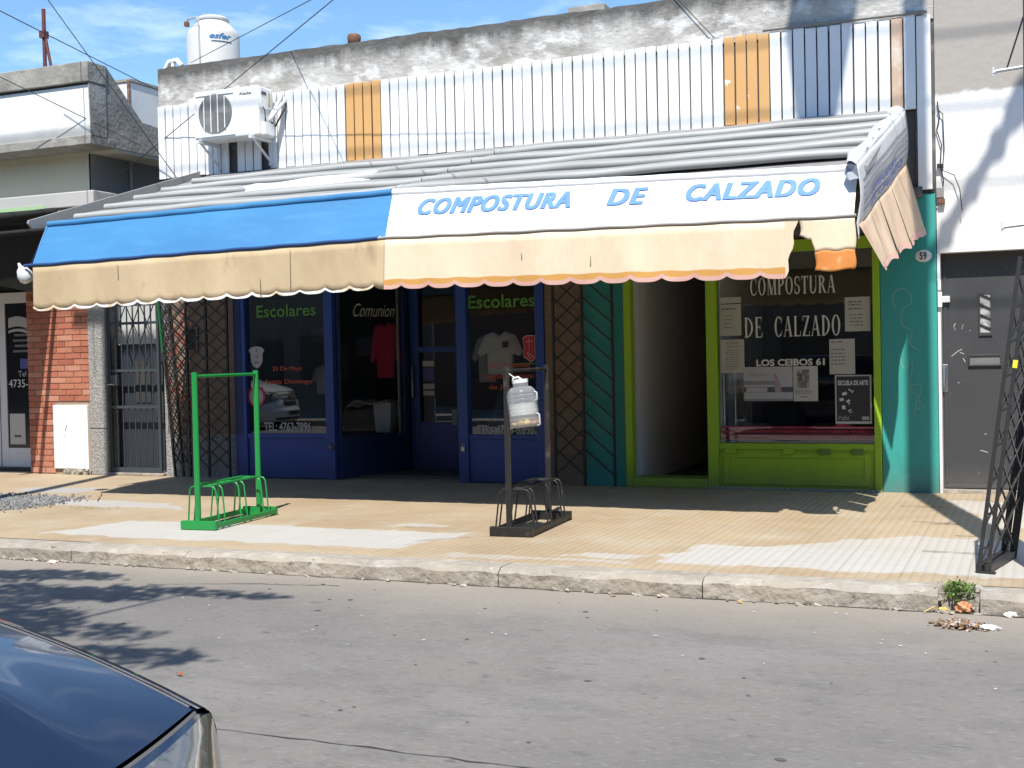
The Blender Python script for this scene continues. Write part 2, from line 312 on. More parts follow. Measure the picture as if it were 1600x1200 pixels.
M_rough = mat('roughcast_grey', (0.30, 0.29, 0.275), 0.95, [((0.52, 0.51, 0.50), 60, .50, .62, .8, 2), ((0.15, 0.145, 0.14), 45, .55, .68, .7, 2)], bump=(70, 1.0, .03))
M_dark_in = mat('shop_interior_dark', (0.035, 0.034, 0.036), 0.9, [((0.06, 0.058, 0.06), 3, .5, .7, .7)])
M_passage = mat('passage_wall', (0.80, 0.78, 0.79), 0.85, [((0.74, 0.72, 0.73), 2, .5, .7, .7)])
M_steel = mat('galvanised_sheet', (0.27, 0.27, 0.265), 0.55, [((0.19, 0.235, 0.225), 3, .48, .75, .8), ((0.36, 0.36, 0.35), 9, .55, .75, .5), ((0.40, 0.30, 0.20), 5, .70, .8, .5)], stretch=(.35, 2.5, 2.5))
M_steel2 = mat('weathered_sheet', (0.22, 0.215, 0.21), 0.65, [((0.15, 0.145, 0.14), 3, .5, .75, .8), ((0.36, 0.35, 0.34), 7, .5, .7, .6)], stretch=(.5, 2, 2))
M_lip = mat('grey_white_roll', (0.37, 0.375, 0.365), 0.5, [((0.26, 0.26, 0.245), 3, .46, .70, .8), ((0.45, 0.45, 0.44), 12, .55, .7, .5)], stretch=(.4, 2, 2))
M_fblue = mat('blue_awning_cloth', (0.038, 0.185, 0.385), 0.6, [((0.032, 0.155, 0.335), 1.3, .45, .7, .7), ((0.06, 0.225, 0.42), 4, .5, .72, .6), ((0.22, 0.42, 0.68), 18, .72, .78, .5)], bump=(4, .25, .03), stretch=(.5, 1, 2.5))
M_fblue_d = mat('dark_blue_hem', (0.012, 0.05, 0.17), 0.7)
M_fwhite = mat('white_awning_cloth', (0.80, 0.80, 0.80), 0.6, [((0.72, 0.72, 0.71), 2, .5, .75, .5)], bump=(4, .2, .03), stretch=(.6, 1, 2))
M_fgrey = mat('grey_awning_cloth', (0.50, 0.51, 0.53), 0.7, [((0.36, 0.37, 0.39), 2.5, .48, .7, .8), ((0.62, 0.63, 0.64), 5, .5, .7, .5)], bump=(9, .4, .03))
M_cream = mat('cream_valance_cloth', (0.70, 0.56, 0.40), 0.75, [((0.60, 0.45, 0.29), 1.1, .48, .75, .6), ((0.77, 0.66, 0.52), 3, .5, .75, .5), ((.48, .34, .20), 5, .66, .82, .5)], bump=(5, .5, .03), stretch=(1, 1, .45))
M_tanv = mat('tan_valance_cloth', (0.50, 0.385, 0.24), 0.75, [((0.40, 0.295, 0.17), 1.2, .46, .72, .8), ((0.55, 0.43, 0.28), 2.6, .5, .75, .6), ((0.24, 0.165, 0.095), 3.2, .58, .74, .75)], bump=(5, .5, .03), stretch=(1, 1, .45))
M_sideval = mat('brownish_side_valance', (0.52, 0.385, 0.27), 0.8, [((0.38, 0.26, 0.17), 3, .46, .70, .8), ((0.62, 0.50, 0.38), 4, .5, .7, .6)], bump=(6, .6, .03), stretch=(1, 1, .4))
M_trimw = mat('white_trim_cloth', (0.78, 0.76, 0.72), 0.7, [((0.60, 0.47, 0.28), 3.2, .55, .6, .85)])
M_trimo = mat('ochre_trim_cloth', (0.54, 0.28, 0.07), 0.7, [((0.46, 0.23, 0.06), 6, .5, .7, .6)])
M_trimp = mat('pink_trim_cloth', (0.56, 0.34, 0.29), 0.7, [((0.50, 0.25, 0.20), 6, .5, .7, .7), ((0.7, 0.5, 0.36), 4, .6, .7, .6)])
M_stain = mat('orange_stained_cloth', (0.56, 0.20, 0.04), 0.75, [((0.66, 0.40, 0.16), 5, .55, .65, .8), ((0.48, 0.15, 0.03), 9, .5, .7, .6)])
M_letter = mat('light_blue_lettering', (0.095, 0.225, 0.56), 0.6, [((0.14, 0.28, 0.60), 6, .5, .7, .7)])
M_letter2 = mat('blue_lettering', (0.10, 0.16, 0.50), 0.6, [((0.3, 0.34, 0.6), 9, .5, .6, .7)])
M_black = mat('black_metal', (0.022, 0.022, 0.023), 0.45, [((0.055, 0.05, 0.045), 9, .55, .7, .7)])
M_grille = mat('lattice_gate_metal', (0.020, 0.022, 0.022), 0.6)
M_green2 = mat('dull_green_paint', (0.008, 0.10, 0.03), 0.5)
M_green = mat('green_gloss_paint', (0.014, 0.235, 0.050), 0.35, [((0.012, 0.20, 0.045), 8, .5, .7, .6)])
M_gate = mat('dark_grey_gate_paint', (0.040, 0.050, 0.058), 0.5)
M_brick = [mat('brick_%s' % n, c, 0.85, [((c[0] * .75, c[1] * .7, c[2] * .7), 9, .48, .7, .7), ((.5, .38, .3), 30, .66, .8, .4)], bump=(40, .4, .01)) for n, c in (('red', (.37, .125, .075)), ('orange', (.41, .16, .095)), ('dark', (.31, .10, .06)), ('pale', (.45, .21, .14)))]
M_mortar = mat('mortar', (0.30, 0.22, 0.16), 0.95, bump=(60, .5, .01))
M_lwhite = mat('left_cornice_white', (0.74, 0.735, 0.69), 0.8, [((0.55, 0.53, 0.49), 1.5, .55, .78, .6)], stretch=(.5, 1, 1.5))
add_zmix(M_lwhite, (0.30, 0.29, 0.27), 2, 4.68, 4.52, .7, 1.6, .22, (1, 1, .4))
M_lconc = mat('left_cornice_concrete', (0.28, 0.265, 0.235), 0.92, [((0.16, 0.15, 0.135), 2.2, .45, .68, .8), ((0.42, 0.40, 0.37), 4, .5, .7, .6), ((0.10, 0.095, 0.09), 9, .62, .75, .6)], bump=(16, .5, .02))
M_lcream = mat('left_cream_wall', (0.60, 0.55, 0.41), 0.85, [((0.52, 0.49, 0.39), 1.2, .48, .7, .6)])
M_lgrey = mat('left_grey_wall', (0.26, 0.25, 0.24), 0.9, [((0.20, 0.195, 0.19), 1.5, .5, .7, .6)])
M_canopy = mat('dark_green_canopy', (0.012, 0.016, 0.012), 0.9, [((0.03, 0.035, 0.028), 8, .55, .7, .5)])
M_alu = mat('white_aluminium', (0.62, 0.64, 0.66), 0.4)
M_doorg = mat('grey_street_door_paint', (0.045, 0.047, 0.051), 0.55, [((0.032, 0.034, 0.037), 2.2, .46, .7, .7), ((0.30, 0.30, 0.30), 20, .73, .76, .8, 2), ((0.02, 0.02, 0.022), 3, .62, .75, .6)])
M_chrome = mat('worn_chrome', (0.45, 0.45, 0.46), 0.35, metal=1.0)
M_rust = mat('rusty_metal', (0.16, 0.07, 0.04), 0.85, [((0.30, 0.24, 0.2), 12, .5, .65, .7)])
M_mast = mat('red_brown_paint', (0.12, 0.03, 0.028), 0.6)
M_tank = mat('tank_plastic', (0.60, 0.575, 0.55), 0.45, [((0.54, 0.51, 0.48), 2, .5, .7, .5)])
M_acw = mat('air_conditioner_white', (0.78, 0.78, 0.76), 0.4)
M_acd = mat('fan_grey', (0.17, 0.17, 0.17), 0.6)
M_pipe = mat('insulated_pipe', (0.56, 0.56, 0.55), 0.7)
M_cable = mat('black_cable', (0.012, 0.012, 0.013), 0.6)
M_wood = mat('pole_concrete', (0.15, 0.16, 0.175), 0.9, [((0.11, 0.115, 0.12), 3, .5, .7, .6)])
M_paper = mat('white_paper', (0.50, 0.50, 0.46), 0.8)
M_paper2 = mat('pale_paper', (0.42, 0.42, 0.36), 0.8, [((0.48, 0.47, 0.42), 6, .5, .7, .6)])
M_ink = mat('grey_print', (0.10, 0.10, 0.10), 0.8)
M_inkd = mat('dark_print', (0.025, 0.026, 0.03), 0.5)
M_wtxt = mat('white_vinyl', (0.62, 0.62, 0.58), 0.6)
M_gtxt = mat('green_vinyl', (0.09, 0.27, 0.04), 0.6)
M_rtxt = mat('orange_red_vinyl', (0.60, 0.10, 0.04), 0.6)
M_stxt = mat('silver_vinyl', (0.40, 0.40, 0.42), 0.5)
M_redcloth = mat('dark_red_cloth', (0.30, 0.015, 0.035), 0.9, [((0.2, 0.01, 0.025), 4, .5, .7, .6)])
M_tshirt = mat('white_cotton', (0.55, 0.55, 0.55), 0.9)
M_darkcloth = mat('dark_navy_cloth', (0.03, 0.035, 0.06), 0.9)
M_tire = mat('tyre_rubber', (0.015, 0.015, 0.016), 0.8)
M_glass = glass('window_glass', (.96, .97, .97), ior=1.78)
M_glass2 = glass('car_glass', (0.25, 0.28, 0.28))
M_leaf = mat('tree_leaf', (0.055, 0.10, 0.025), 0.6, [((0.08, 0.12, 0.03), 2, .5, .7, .6)])
M_weed = mat('weed_leaf', (0.11, 0.20, 0.035), 0.6, [((0.20, 0.26, 0.07), 20, .5, .7, .8), ((.03, .07, .015), 12, .55, .7, .6)])
M_bark = mat('bark', (0.12, 0.095, 0.07), 0.9, bump=(20, .8, .03))

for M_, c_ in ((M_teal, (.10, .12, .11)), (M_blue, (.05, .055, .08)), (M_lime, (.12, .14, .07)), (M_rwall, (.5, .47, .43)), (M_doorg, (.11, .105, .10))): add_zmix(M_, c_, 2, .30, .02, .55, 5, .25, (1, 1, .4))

# ------------------------------------------------------------------ ground, road, pavement, kerb
tag(MB().poly([(-300, -300, -.30), (300, -300, -.30), (300, 300, -.30), (-300, 300, -.30)]).build('ground', M_road), kind='structure')
road = tag(MB().grid(lambda a, b: (-70 + 140 * a, -12.80 + 7.62 * b, -.13), 70, 8).build('road', M_road), kind='structure')
# cracks and joints of the road slab: narrow strips of tar
M_tar = mat('joint_tar', (0.045, 0.043, 0.042), 0.9)
def crack(pts, w, z, parent, name='crack', mt=None, jit=.012):
    b = MB(); P = []
    for (x0, y0), (x1, y1) in zip(pts[:-1], pts[1:]):
        n = max(2, int(hypot(x1 - x0, y1 - y0) / .09))
        P += [(x0 + (x1 - x0) * i / n, y0 + (y1 - y0) * i / n) for i in range(n)]
    P.append(pts[-1]); up = []; dn = []
    for x, y in P:
        j = random.uniform(-jit, jit); ww = w * random.uniform(.35, 1.2)
        up.append((x, y + j + ww / 2, z)); dn.append((x, y + j - ww / 2, z))
    for i in range(len(P) - 1): b.poly([dn[i], dn[i + 1], up[i + 1], up[i]])
    return b.build(name, mt or M_tar, parent)
crack([(-9, -8.62), (-3.07, -8.585), (-1.87, -8.618), (5, -8.70)], .011, -.1265, road, 'expansion_joint')
crack([(-5.9, -5.85), (-5.2, -5.62), (-4.5, -5.50)], .012, -.1265, road)
# pits in the worn surface
b = MB()
for k in range(120):
    x = random.uniform(-8, 1.5); y = random.uniform(-10.6, -5.45); w = random.choice((.006, .008, .01, .012, .016, .024)); h = w * random.uniform(.5, 1.1); n = 7; a0 = random.random()
    b.poly([(x + w * cos(a0 + 2 * pi * i / n) * random.uniform(.6, 1.1), y + h * sin(a0 + 2 * pi * i / n) * random.uniform(.6, 1.1), -.1268) for i in range(n)])
tag(b.build('pit', mat('pit_dark', (0.085, 0.083, 0.08), 0.95), road), kind='stuff')
side = tag(MB().poly([(-70, -4.985, 0), (70, -4.985, 0), (70, .34, 0), (-70, .34, 0)]).build('sidewalk', M_tile), kind='structure')
crack([(-4.62, -4.97), (-4.45, -4.1), (-4.33, -3.2), (-4.2, -2.3)], .010, .0075, side, 'joint', jit=.02)
for (a, c) in (((-4.55, -4.25), (-4.2, -3.95)), ((-5.0, -3.55), (-4.82, -3.5)), ((-1.15, -1.15), (-.75, -1.2)), ((-.95, -2.2), (-.55, -2.25)), ((-1.05, -2.1), (-.98, -1.3)), ((-.75, -3.75), (-.25, -3.8)), ((-.4, -.55), (-.05, -1.6)), ((-9.9, -1.72), (-9.2, -2.6))):
    crack([a, c], .016, .0078, side, 'joint')
# rubble strip at the left edge
b = MB()
for k in range(1500):
    t = random.random(); x = -10.9 + 1.35 * t + random.gauss(0, .10); y = -2.55 - .75 * t * random.random() + random.gauss(0, .16) ; s = random.uniform(.006, .022)
    M = Matrix.Translation((x, y, s * .4)) @ Euler((random.random() * 3, random.random() * 3, random.random() * 3)).to_matrix().to_4x4()
    b.box(-s, s, -s * .7, s * .7, -s * .5, s * .5, M)
tag(b.build('rubble', mat('grey_rubble', (0.17, 0.17, 0.175), 0.95, [((.28, .27, .26), 14, .5, .6, .8), ((.1, .1, .1), 11, .55, .7, .7)])), 'loose grey rubble scattered across the pavement by the brick pier', 'rubble', kind='stuff')

kerb = tag(MB().box(-70, 70, -5.16, -4.99, -.29, -.02).build('kerb', M_kerb), kind='structure')
cuts = [-26, -22, -18.5, -15.2, -12.1, -9.6, -7.165, -6.04, -3.407, -1.978, -.54]
def stone(x0, x1):
    dz = random.uniform(-.006, .004); n = max(3, int((x1 - x0) / .12)); prof = [(-4.985, -.28), (-5.215, -.28), (-5.215, -.035), (-5.185, -.008), (-5.15, 0), (-4.985, 0.001)]
    b = MB(); vs = []; m = len(prof)
    for i in range(n + 1):
        x = x0 + .004 + (x1 - x0 - .008) * i / n
        for k, (y, z) in enumerate(prof):
            j = random.uniform(-.011, .011) if k in (2, 3) else 0
            chip = random.random() < .16 and k == 3
            vs.append((x, y + j + (.03 if chip else 0), z + dz + j * .7 - (.02 if chip else 0)))
    fs = [(i * m + k, i * m + (k + 1) % m, (i + 1) * m + (k + 1) % m, (i + 1) * m + k) for i in range(n) for k in range(m)]
    fs += [tuple(range(m - 1, -1, -1)), tuple(n * m + k for k in range(m))]
    b.add(vs, fs).build('kerb_stone', M_kerb, kerb, smooth=35)
for a, c in zip(cuts[:-1], cuts[1:]): stone(a, c)
xs = [-.31, 1.6, 4.1, 7.2, 10.4]
for a, c in zip(xs[:-1], xs[1:]): stone(a, c)
# crumbled mortar along the gutter line
b = MB()
for k in range(170):
    x = random.uniform(-12, 1.5); s = random.uniform(.004, .018); y = -5.222 - abs(random.gauss(0, .020))
    M = Matrix.Translation((x, y, -.128 + s * .25)) @ Euler((random.random() * .6, random.random() * .6, random.random() * 3)).to_matrix().to_4x4()
    b.box(-s * 1.6, s * 1.6, -s * .7, s * .7, -s * .4, s * .4, M)
tag(b.build('crumbled_mortar', mat('pale_mortar', (0.40, 0.36, 0.30), 0.95, [((.16, .14, .12), 7, .5, .6, .9)]), kerb), kind='stuff')
crack([(-12, -5.225), (-6, -5.228), (-3, -5.224), (1.5, -5.23)], .022, -.1262, kerb, 'gutter_crack')
# near side of the street (behind the photographer)
nk = tag(MB().box(-70, 70, -13.0, -12.78, -.29, 0).build('near_kerb', M_kerb), kind='structure')
tag(MB().poly([(-70, -18.2, .002), (70, -18.2, .002), (70, -12.98, .002), (-70, -12.98, .002)]).build('near_sidewalk', M_lconc), kind='structure')

# ------------------------------------------------------------------ the shop building with its slatted parapet
sb = thing('shop_building', 'low shop building with a white slatted parapet above a long awning', 'building', (-5.6, 0, 0))
X0, X1 = -10.31, -.875
MB().box(X0, X1, 0.0, .22, 2.62, 5.06).build('wall', M_backing, sb)
# weathered parapet strip, slightly uneven along its top
def par(a, c):
    x = X0 + (X1 - X0) * a
    return x
nn = 90; vs = []; m = 4
for i in range(nn + 1):
    x = X0 - .002 + (X1 - X0) * i / nn; zt = 5.235 + .004 * sin(i * .4) + random.uniform(-.006, .006)
    vs += [(x, -.022, 4.70), (x, -.03 + random.uniform(-.006, .006), zt), (x, .25, zt + .01), (x, .25, 4.70)]
fs = [(i * 4 + k, i * 4 + (k + 1) % 4, i * 4 + 4 + (k + 1) % 4, i * 4 + 4 + k) for i in range(nn) for k in range(4)] + [(3, 2, 1, 0), (nn * 4, nn * 4 + 1, nn * 4 + 2, nn * 4 + 3)]
MB().add(vs, fs).build('parapet', M_parapet, sb)
B('side_wall', X0, X0 + .2, .22, 7, 0, 5.05, M_parapet, sb); B('side_wall', X1 - .2, X1, .22, 7, 0, 5.05, M_parapet, sb)
B('back_wall', X0, X1, 7, 7.2, 0, 5.0, M_parapet, sb); B('roof', X0 + .2, X1 - .2, .22, 7, 4.55, 4.72, M_lconc, sb)
# planks: individual boards
pitch = .1204; npl = 78; gone = {9, 13}
pm = {}
for i in range(npl):
    x0 = -10.305 + i * pitch; w = pitch - .014 - random.uniform(0, .004)
    if x0 + w > -1.04: break
    if i in gone: 
        zb = 4.25
    else: zb = 3.825 + random.uniform(-.006, .006)
    zt = 4.745 + random.uniform(-.008, .008); mt = M_slat
    if -7.56 < x0 < -7.09: mt = M_orange
    if -3.02 < x0 < -2.54: mt = M_orange
    if x0 > -2.2: mt = M_slat_b
    if -1.30 < x0 < -1.18: mt = M_tan
    y = random.uniform(-.004, .003); tl = random.uniform(-.0035, .0035)
    b = MB(); b.box(x0, x0 + w, -.055 + y, -.030 + y, zb, zt)
    b.v = [(v[0] + (tl if v[2] > 4.3 else 0), v[1], v[2]) for v in b.v]
    b.build('plank', mt, sb, bevel=.003)
MB().tube([(-2.55, -.06, 4.775), (-1.5, -.062, 4.77), (-.93, -.06, 4.765)], .017, 8).build('conduit_pipe', mat('grey_conduit', (.22, .21, .2), .5), sb, smooth=60)
B('corner_panel', -1.037, -.905, -.045, -.002, 3.02, 4.735, M_white, sb, .004)
B('fillet', -1.055, -1.037, -.03, -.002, 3.0, 4.74, M_backing, sb)
B('base_flashing', X0, -1.0, -.06, .0, 2.95, 3.05, M_backing, sb)
# small items on top of the parapet
cap = MB().lathe([(.05, -.03), (.075, 0), (.085, .08), (.07, .11), (.02, .11)], (-7.50, .12, 5.26), 16).build('vent_cap', M_rust, None, smooth=40)
tag(cap, 'rusty can shaped vent cap on the edge of the grey parapet', 'vent cap')
cb = MB().box(-5.44, -4.95, 2.0, 2.5, 4.72, 5.90).build('chimney_stack', M_lconc, None, bevel=.01)
tag(cb, 'plain grey concrete chimney block behind the parapet top', 'chimney')
b = MB(); b.tube([(-10.28, .10, 5.25), (-10.22, .10, 5.34), (-10.10, .10, 5.35), (-10.03, .1, 5.27)], .035, 8); b.tube([(-10.17, .1, 5.24), (-10.15, .1, 5.36)], .028, 8)
tag(b.build('pipe_bend', M_white, None, smooth=50), 'short white pipe bend on the left end of the parapet', 'pipe')

# piers of the ground floor
def pier(x0, x1, z1, mt, y0=0.0, name='pier'): return B(name, x0, x1, y0, .25, 0, z1, mt, sb, .004)
p_l = pier(X0, -9.262, 2.70, M_stone)
pier(-10.352, X0 - .001, 2.70, M_rough, -.012)
p_m = pier(-5.068, -4.596, 2.70, M_stone)
p_t = pier(-4.594, -4.135, 2.70, M_teal_d, -.006)
p_r = pier(-1.420, -.880, 2.985, M_teal, -.012)
B('pier_base', X0, -9.262, -.012, -.0005, 0, .55, M_rough, sb)
B('teal_cap', -1.10, -.885, -.02, -.001, 2.99, 3.018, M_black, sb)
B('lintel', -9.26, -5.07, .02, .24, 2.56, 2.72, M_navy, sb); B('lintel', -4.133, -1.422, .02, .24, 2.60, 2.72, M_backing, sb)
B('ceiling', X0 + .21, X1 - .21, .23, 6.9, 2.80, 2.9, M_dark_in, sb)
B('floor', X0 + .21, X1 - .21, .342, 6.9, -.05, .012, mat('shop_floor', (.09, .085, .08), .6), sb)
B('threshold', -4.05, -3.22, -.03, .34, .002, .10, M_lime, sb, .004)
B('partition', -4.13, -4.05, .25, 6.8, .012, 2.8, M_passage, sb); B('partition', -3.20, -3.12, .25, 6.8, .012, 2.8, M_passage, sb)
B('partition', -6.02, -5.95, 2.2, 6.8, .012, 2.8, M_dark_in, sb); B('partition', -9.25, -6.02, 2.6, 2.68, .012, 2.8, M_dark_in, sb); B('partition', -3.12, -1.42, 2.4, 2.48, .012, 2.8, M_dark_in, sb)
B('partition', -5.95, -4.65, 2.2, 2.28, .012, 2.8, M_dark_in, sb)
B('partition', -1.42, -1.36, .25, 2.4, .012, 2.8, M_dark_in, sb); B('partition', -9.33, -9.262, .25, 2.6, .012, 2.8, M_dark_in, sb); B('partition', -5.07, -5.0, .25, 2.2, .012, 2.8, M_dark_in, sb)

def frame_rect(x0, x1, z0, z1, w, y0, y1, bars=()):
    b = MB(); b.box(x0, x0 + w, y0, y1, z0, z1).box(x1 - w, x1, y0, y1, z0, z1).box(x0 + w, x1 - w, y0, y1, z1 - w, z1).box(x0 + w, x1 - w, y0, y1, z0, z0 + w)
    return b
# left blue display window
w1 = MB().box(-9.256, -9.09, -.02, .10, 0, 2.56).box(-7.935, -7.815, -.03, .10, 0, 2.56).box(-9.09, -7.935, -.01, .09, .505, .56).box(-9.09, -7.935, -.01, .09, 2.45, 2.56).build('shop_window', M_blue, sb, bevel=.004)
w1['label'] = 'blue framed display window on the left with a silver car mirrored in it'
B('kick_panel', -9.09, -7.935, .005, .06, .01, .505, M_blue, w1, .004)
B('pane', -9.09, -7.935, .035, .041, .56, 2.45, M_glass, w1)
B('frame_strip', -9.252, -9.15, -.026, -.0205, .55, 2.55, M_navy, w1)
letters('Escolares', -8.935, -8.076, 2.005, 2.155, .028, M_gtxt, w1, bold=.012)
letters('25 De Mayo', -8.72, -8.29, 1.325, 1.392, .028, M_rtxt, w1)
letters('Santo Domingo', -8.83, -8.15, 1.16, 1.235, .028, M_rtxt, w1)
letters('TEL: 4763-7896', -8.865, -8.182, .590, .700, .028, M_stxt, w1, bold=.02)
# right blue display window
w2 = MB().box(-6.155, -6.035, -.03, .10, 0, 2.56).box(-5.175, -5.07, -.03, .10, 0, 2.56).box(-6.035, -5.175, -.01, .09, .505, .56).box(-6.035, -5.175, -.01, .09, 2.45, 2.56).build('shop_window', M_blue, sb, bevel=.004)
w2['label'] = 'blue framed display window with a white shirt behind the glass'
B('kick_panel', -6.035, -5.175, .005, .06, .01, .505, M_blue, w2, .004)
B('pane', -6.035, -5.175, .035, .041, .56, 2.45, M_glass, w2)
letters('Escolares', -6.02, -5.19, 2.015, 2.165, .028, M_gtxt, w2, bold=.012)
letters('San Antonio', -5.78, -5.26, 1.33, 1.39, .028, M_rtxt, w2)
letters('Sagrado Corazon', -5.83, -5.22, 1.19, 1.26, .028, M_rtxt, w2)
letters('de Jesus', -5.78, -5.42, 1.065, 1.135, .028, M_rtxt, w2)
letters('TEL: 4763-7896', -5.94, -5.22, .565, .672, .028, M_stxt, w2, bold=.02)
for x in (-7.86, -6.09):
    q = MB().box(x - .022, x + .022, -.062, -.031, .37, .42); q.tube([(x - .014, -.046, .42), (x - .014, -.046, .445), (x, -.046, .458), (x + .014, -.046, .445), (x + .014, -.046, .42)], .004, 6)
    tag(q.build('padlock', M_rust if x < -7 else M_chrome, None, bevel=.002), 'rusty padlock on the blue post left of the recessed shop entrance' if x < -7 else 'shiny padlock on the blue post right of the recessed shop entrance', 'padlock', 'padlocks on the blue posts')
# slanted side window of the recessed entrance
A = Vector((-7.815, .05, 0)); Bp = Vector((-7.385, 1.07, 0)); ln = (Bp - A).length; ang = atan2(Bp.y - A.y, Bp.x - A.x)
MS = Matrix.Translation(A) @ Matrix.Rotation(ang, 4, 'Z')      # local x runs along the slanted window, -y towards the entrance
w3 = MB().box(0, .05, -.03, .05, 0, 2.56, MS).box(ln - .07, ln, -.03, .05, 0, 2.56, MS).box(.05, ln - .07, -.02, .04, .46, .51, MS).box(.05, ln - .07, -.02, .04, 2.45, 2.56, MS).build('shop_window', M_navy, sb, bevel=.004)
w3['label'] = 'slanted side window of the recessed blue entrance with a red dress inside'
MB().box(.05, ln - .07, 0, .03, .01, .46, MS).build('kick_panel', M_navy, w3)
MB().box(.05, ln - .07, .005, .011, .51, 2.45, MS).build('pane', M_glass, w3)
MB().box(ln - .12, ln - .095, .03, .05, .5, 2.45, MS).build('edge_strip', M_paper2, w3)
letters('Comunion', .27, .92, 1.985, 2.15, -.004, M_wtxt, w3, M=MS, shear=.45, bold=-.004)
# recessed blue door
d1 = MB().box(-7.385, -7.26, 1.15, 1.21, .02, 2.56).box(-6.735, -6.66, 1.15, 1.21, .02, 2.56).box(-7.26, -6.735, 1.155, 1.205, .02, .64).box(-7.26, -6.735, 1.155, 1.205, 1.53, 1.60).box(-7.26, -6.735, 1.155, 1.205, 2.4, 2.56).build('shop_door', M_blue, sb, bevel=.004)
d1['label'] = 'half glazed blue door at the back of the entrance recess'
B('pane', -7.26, -6.735, 1.175, 1.181, .64, 1.53, M_glass, d1); B('pane', -7.26, -6.735, 1.175, 1.181, 1.60, 2.4, M_glass, d1)
MB().tube([(-7.33, 1.14, .95), (-7.33, 1.10, .97), (-7.33, 1.10, 1.35), (-7.33, 1.14, 1.37)], .012, 8).build('handle', M_chrome, d1, smooth=50)
A2 = Vector((-6.165, .10, 0)); B2 = Vector((-6.66, 1.15, 0)); l2 = (B2 - A2).length
MR = Matrix.Translation(A2) @ Matrix.Rotation(atan2(B2.y - A2.y, B2.x - A2.x), 4, 'Z')
w5 = MB().box(0, .04, 0, .03, 0, 2.56, MR).box(l2 - .05, l2, 0, .03, 0, 2.56, MR).box(.04, l2 - .05, 0, .03, 2.45, 2.56, MR).box(.04, l2 - .05, 0, .03, 0, .5, MR).build('shop_window', M_navy, sb)
MB().box(.04, l2 - .05, .012, .018, .5, 2.45, MR).build('pane', M_glass, w5)
B('recess_floor', -7.8, -6.15, .342, 1.15, .0125, .03, mat('recess_floor_tile', (.10, .095, .085), .6), sb)
for z0, z1, mt in ((1.17, 1.33, mat('blue_sticker', (.08, .08, .30), .5)), (1.06, 1.13, M_paper), (1.35, 1.42, M_paper), (.98, 1.04, M_paper)):
    B('sticker', -7.21, -7.05, 1.165, 1.174, z0, z1, mt, d1)
B('sticker', -6.80, -6.72, 1.140, 1.1495, .60, .80, mat('teal_sticker', (.2, .3, .36), .5), d1)
# lime green shopfront
w4 = MB().box(-3.215, -3.10, -.03, .10, 0, 2.6).box(-1.495, -1.424, -.03, .10, 0, 2.6).box(-3.10, -1.495, -.02, .09, .42, .485).box(-3.10, -1.495, -.02, .09, 2.48, 2.6).build('shop_window', M_lime, sb, bevel=.004)
w4['label'] = 'lime green framed shop window covered in white lettering and notices'
B('kick_panel', -3.10, -1.495, .0, .07, .012, .42, M_lime, w4, .004)
b = MB()
b.box(-3.05, -2.99, -.012, -.0005, .05, .39).box(-1.60, -1.545, -.012, -.0005, .05, .39).box(-2.99, -1.60, -.012, -.0005, .335, .39).box(-2.99, -1.60, -.012, -.0005, .05, .15)
b.build('panel_moulding', M_lime, w4, bevel=.004)
for x in (-2.97, -2.36, -1.99, -1.66): B('hinge', x - .06, x + .06, -.038, -.0205, .375, .435, M_lime if x < -2 else mat('dull_hinge', (.13, .20, .03), .6), w4, .003)
B('sill', -3.21, -1.43, -.06, -.031, 0.003, .022, M_rough, w4)
B('pane', -3.10, -1.495, .035, .041, .485, 2.48, M_glass, w4)
B('door_post', -4.131, -4.052, -.03, .10, .002, 2.6, M_lime, sb, .004); B('door_head', -4.052, -3.215, -.02, .10, 2.42, 2.6, M_lime, sb, .004)
serif_word('COMPOSTURA', -2.745, -1.868, 2.040, 2.222).xf(Matrix.Translation((0, .028, 0))).build('lettering', M_wtxt, w4)
serif_word('DE', -2.812, -2.622, 1.597, 1.812).xf(Matrix.Translation((0, .028, 0))).build('lettering', M_wtxt, w4)
serif_word('CALZADO', -2.495, -1.824, 1.600, 1.810).xf(Matrix.Translation((0, .028, 0))).build('lettering', M_wtxt, w4)
letters('LOS CEIBOS 61', -2.693, -1.986, 1.295, 1.368, .028, M_wtxt, w4, bold=.035)
# house number
np_ = MB().lathe([(.001, 0), (.080, 0), (.080, .006), (.074, .010), (.001, .010)], (0, 0, 0), 32)
np_.xf(Matrix.Translation((-1.001, -.013, 2.366)) @ Matrix.Rotation(pi / 2, 4, 'X') @ Matrix.Diagonal((1.0, .76, 1, 1)))
npo = tag(np_.build('number_plate', mat('white_enamel', (.75, .75, .72), .25), None, smooth=40), 'white oval enamel plate with house number 59 on the teal pier', 'number plate')
letters('59', -1.037, -.968, 2.328, 2.405, -.0255, mat('black_enamel', (.02, .02, .02), .4), npo, 'numeral', bold=.02)
b = MB()
for dx in (-.068, .068): b.lathe([(.001, 0), (.005, 0), (.004, .003)], (0, 0, 0), 8, Matrix.Translation((-1.001 + dx, -.0235, 2.366)) @ Matrix.Rotation(pi / 2, 4, 'X'))
b.build('screw', M_rust, npo)
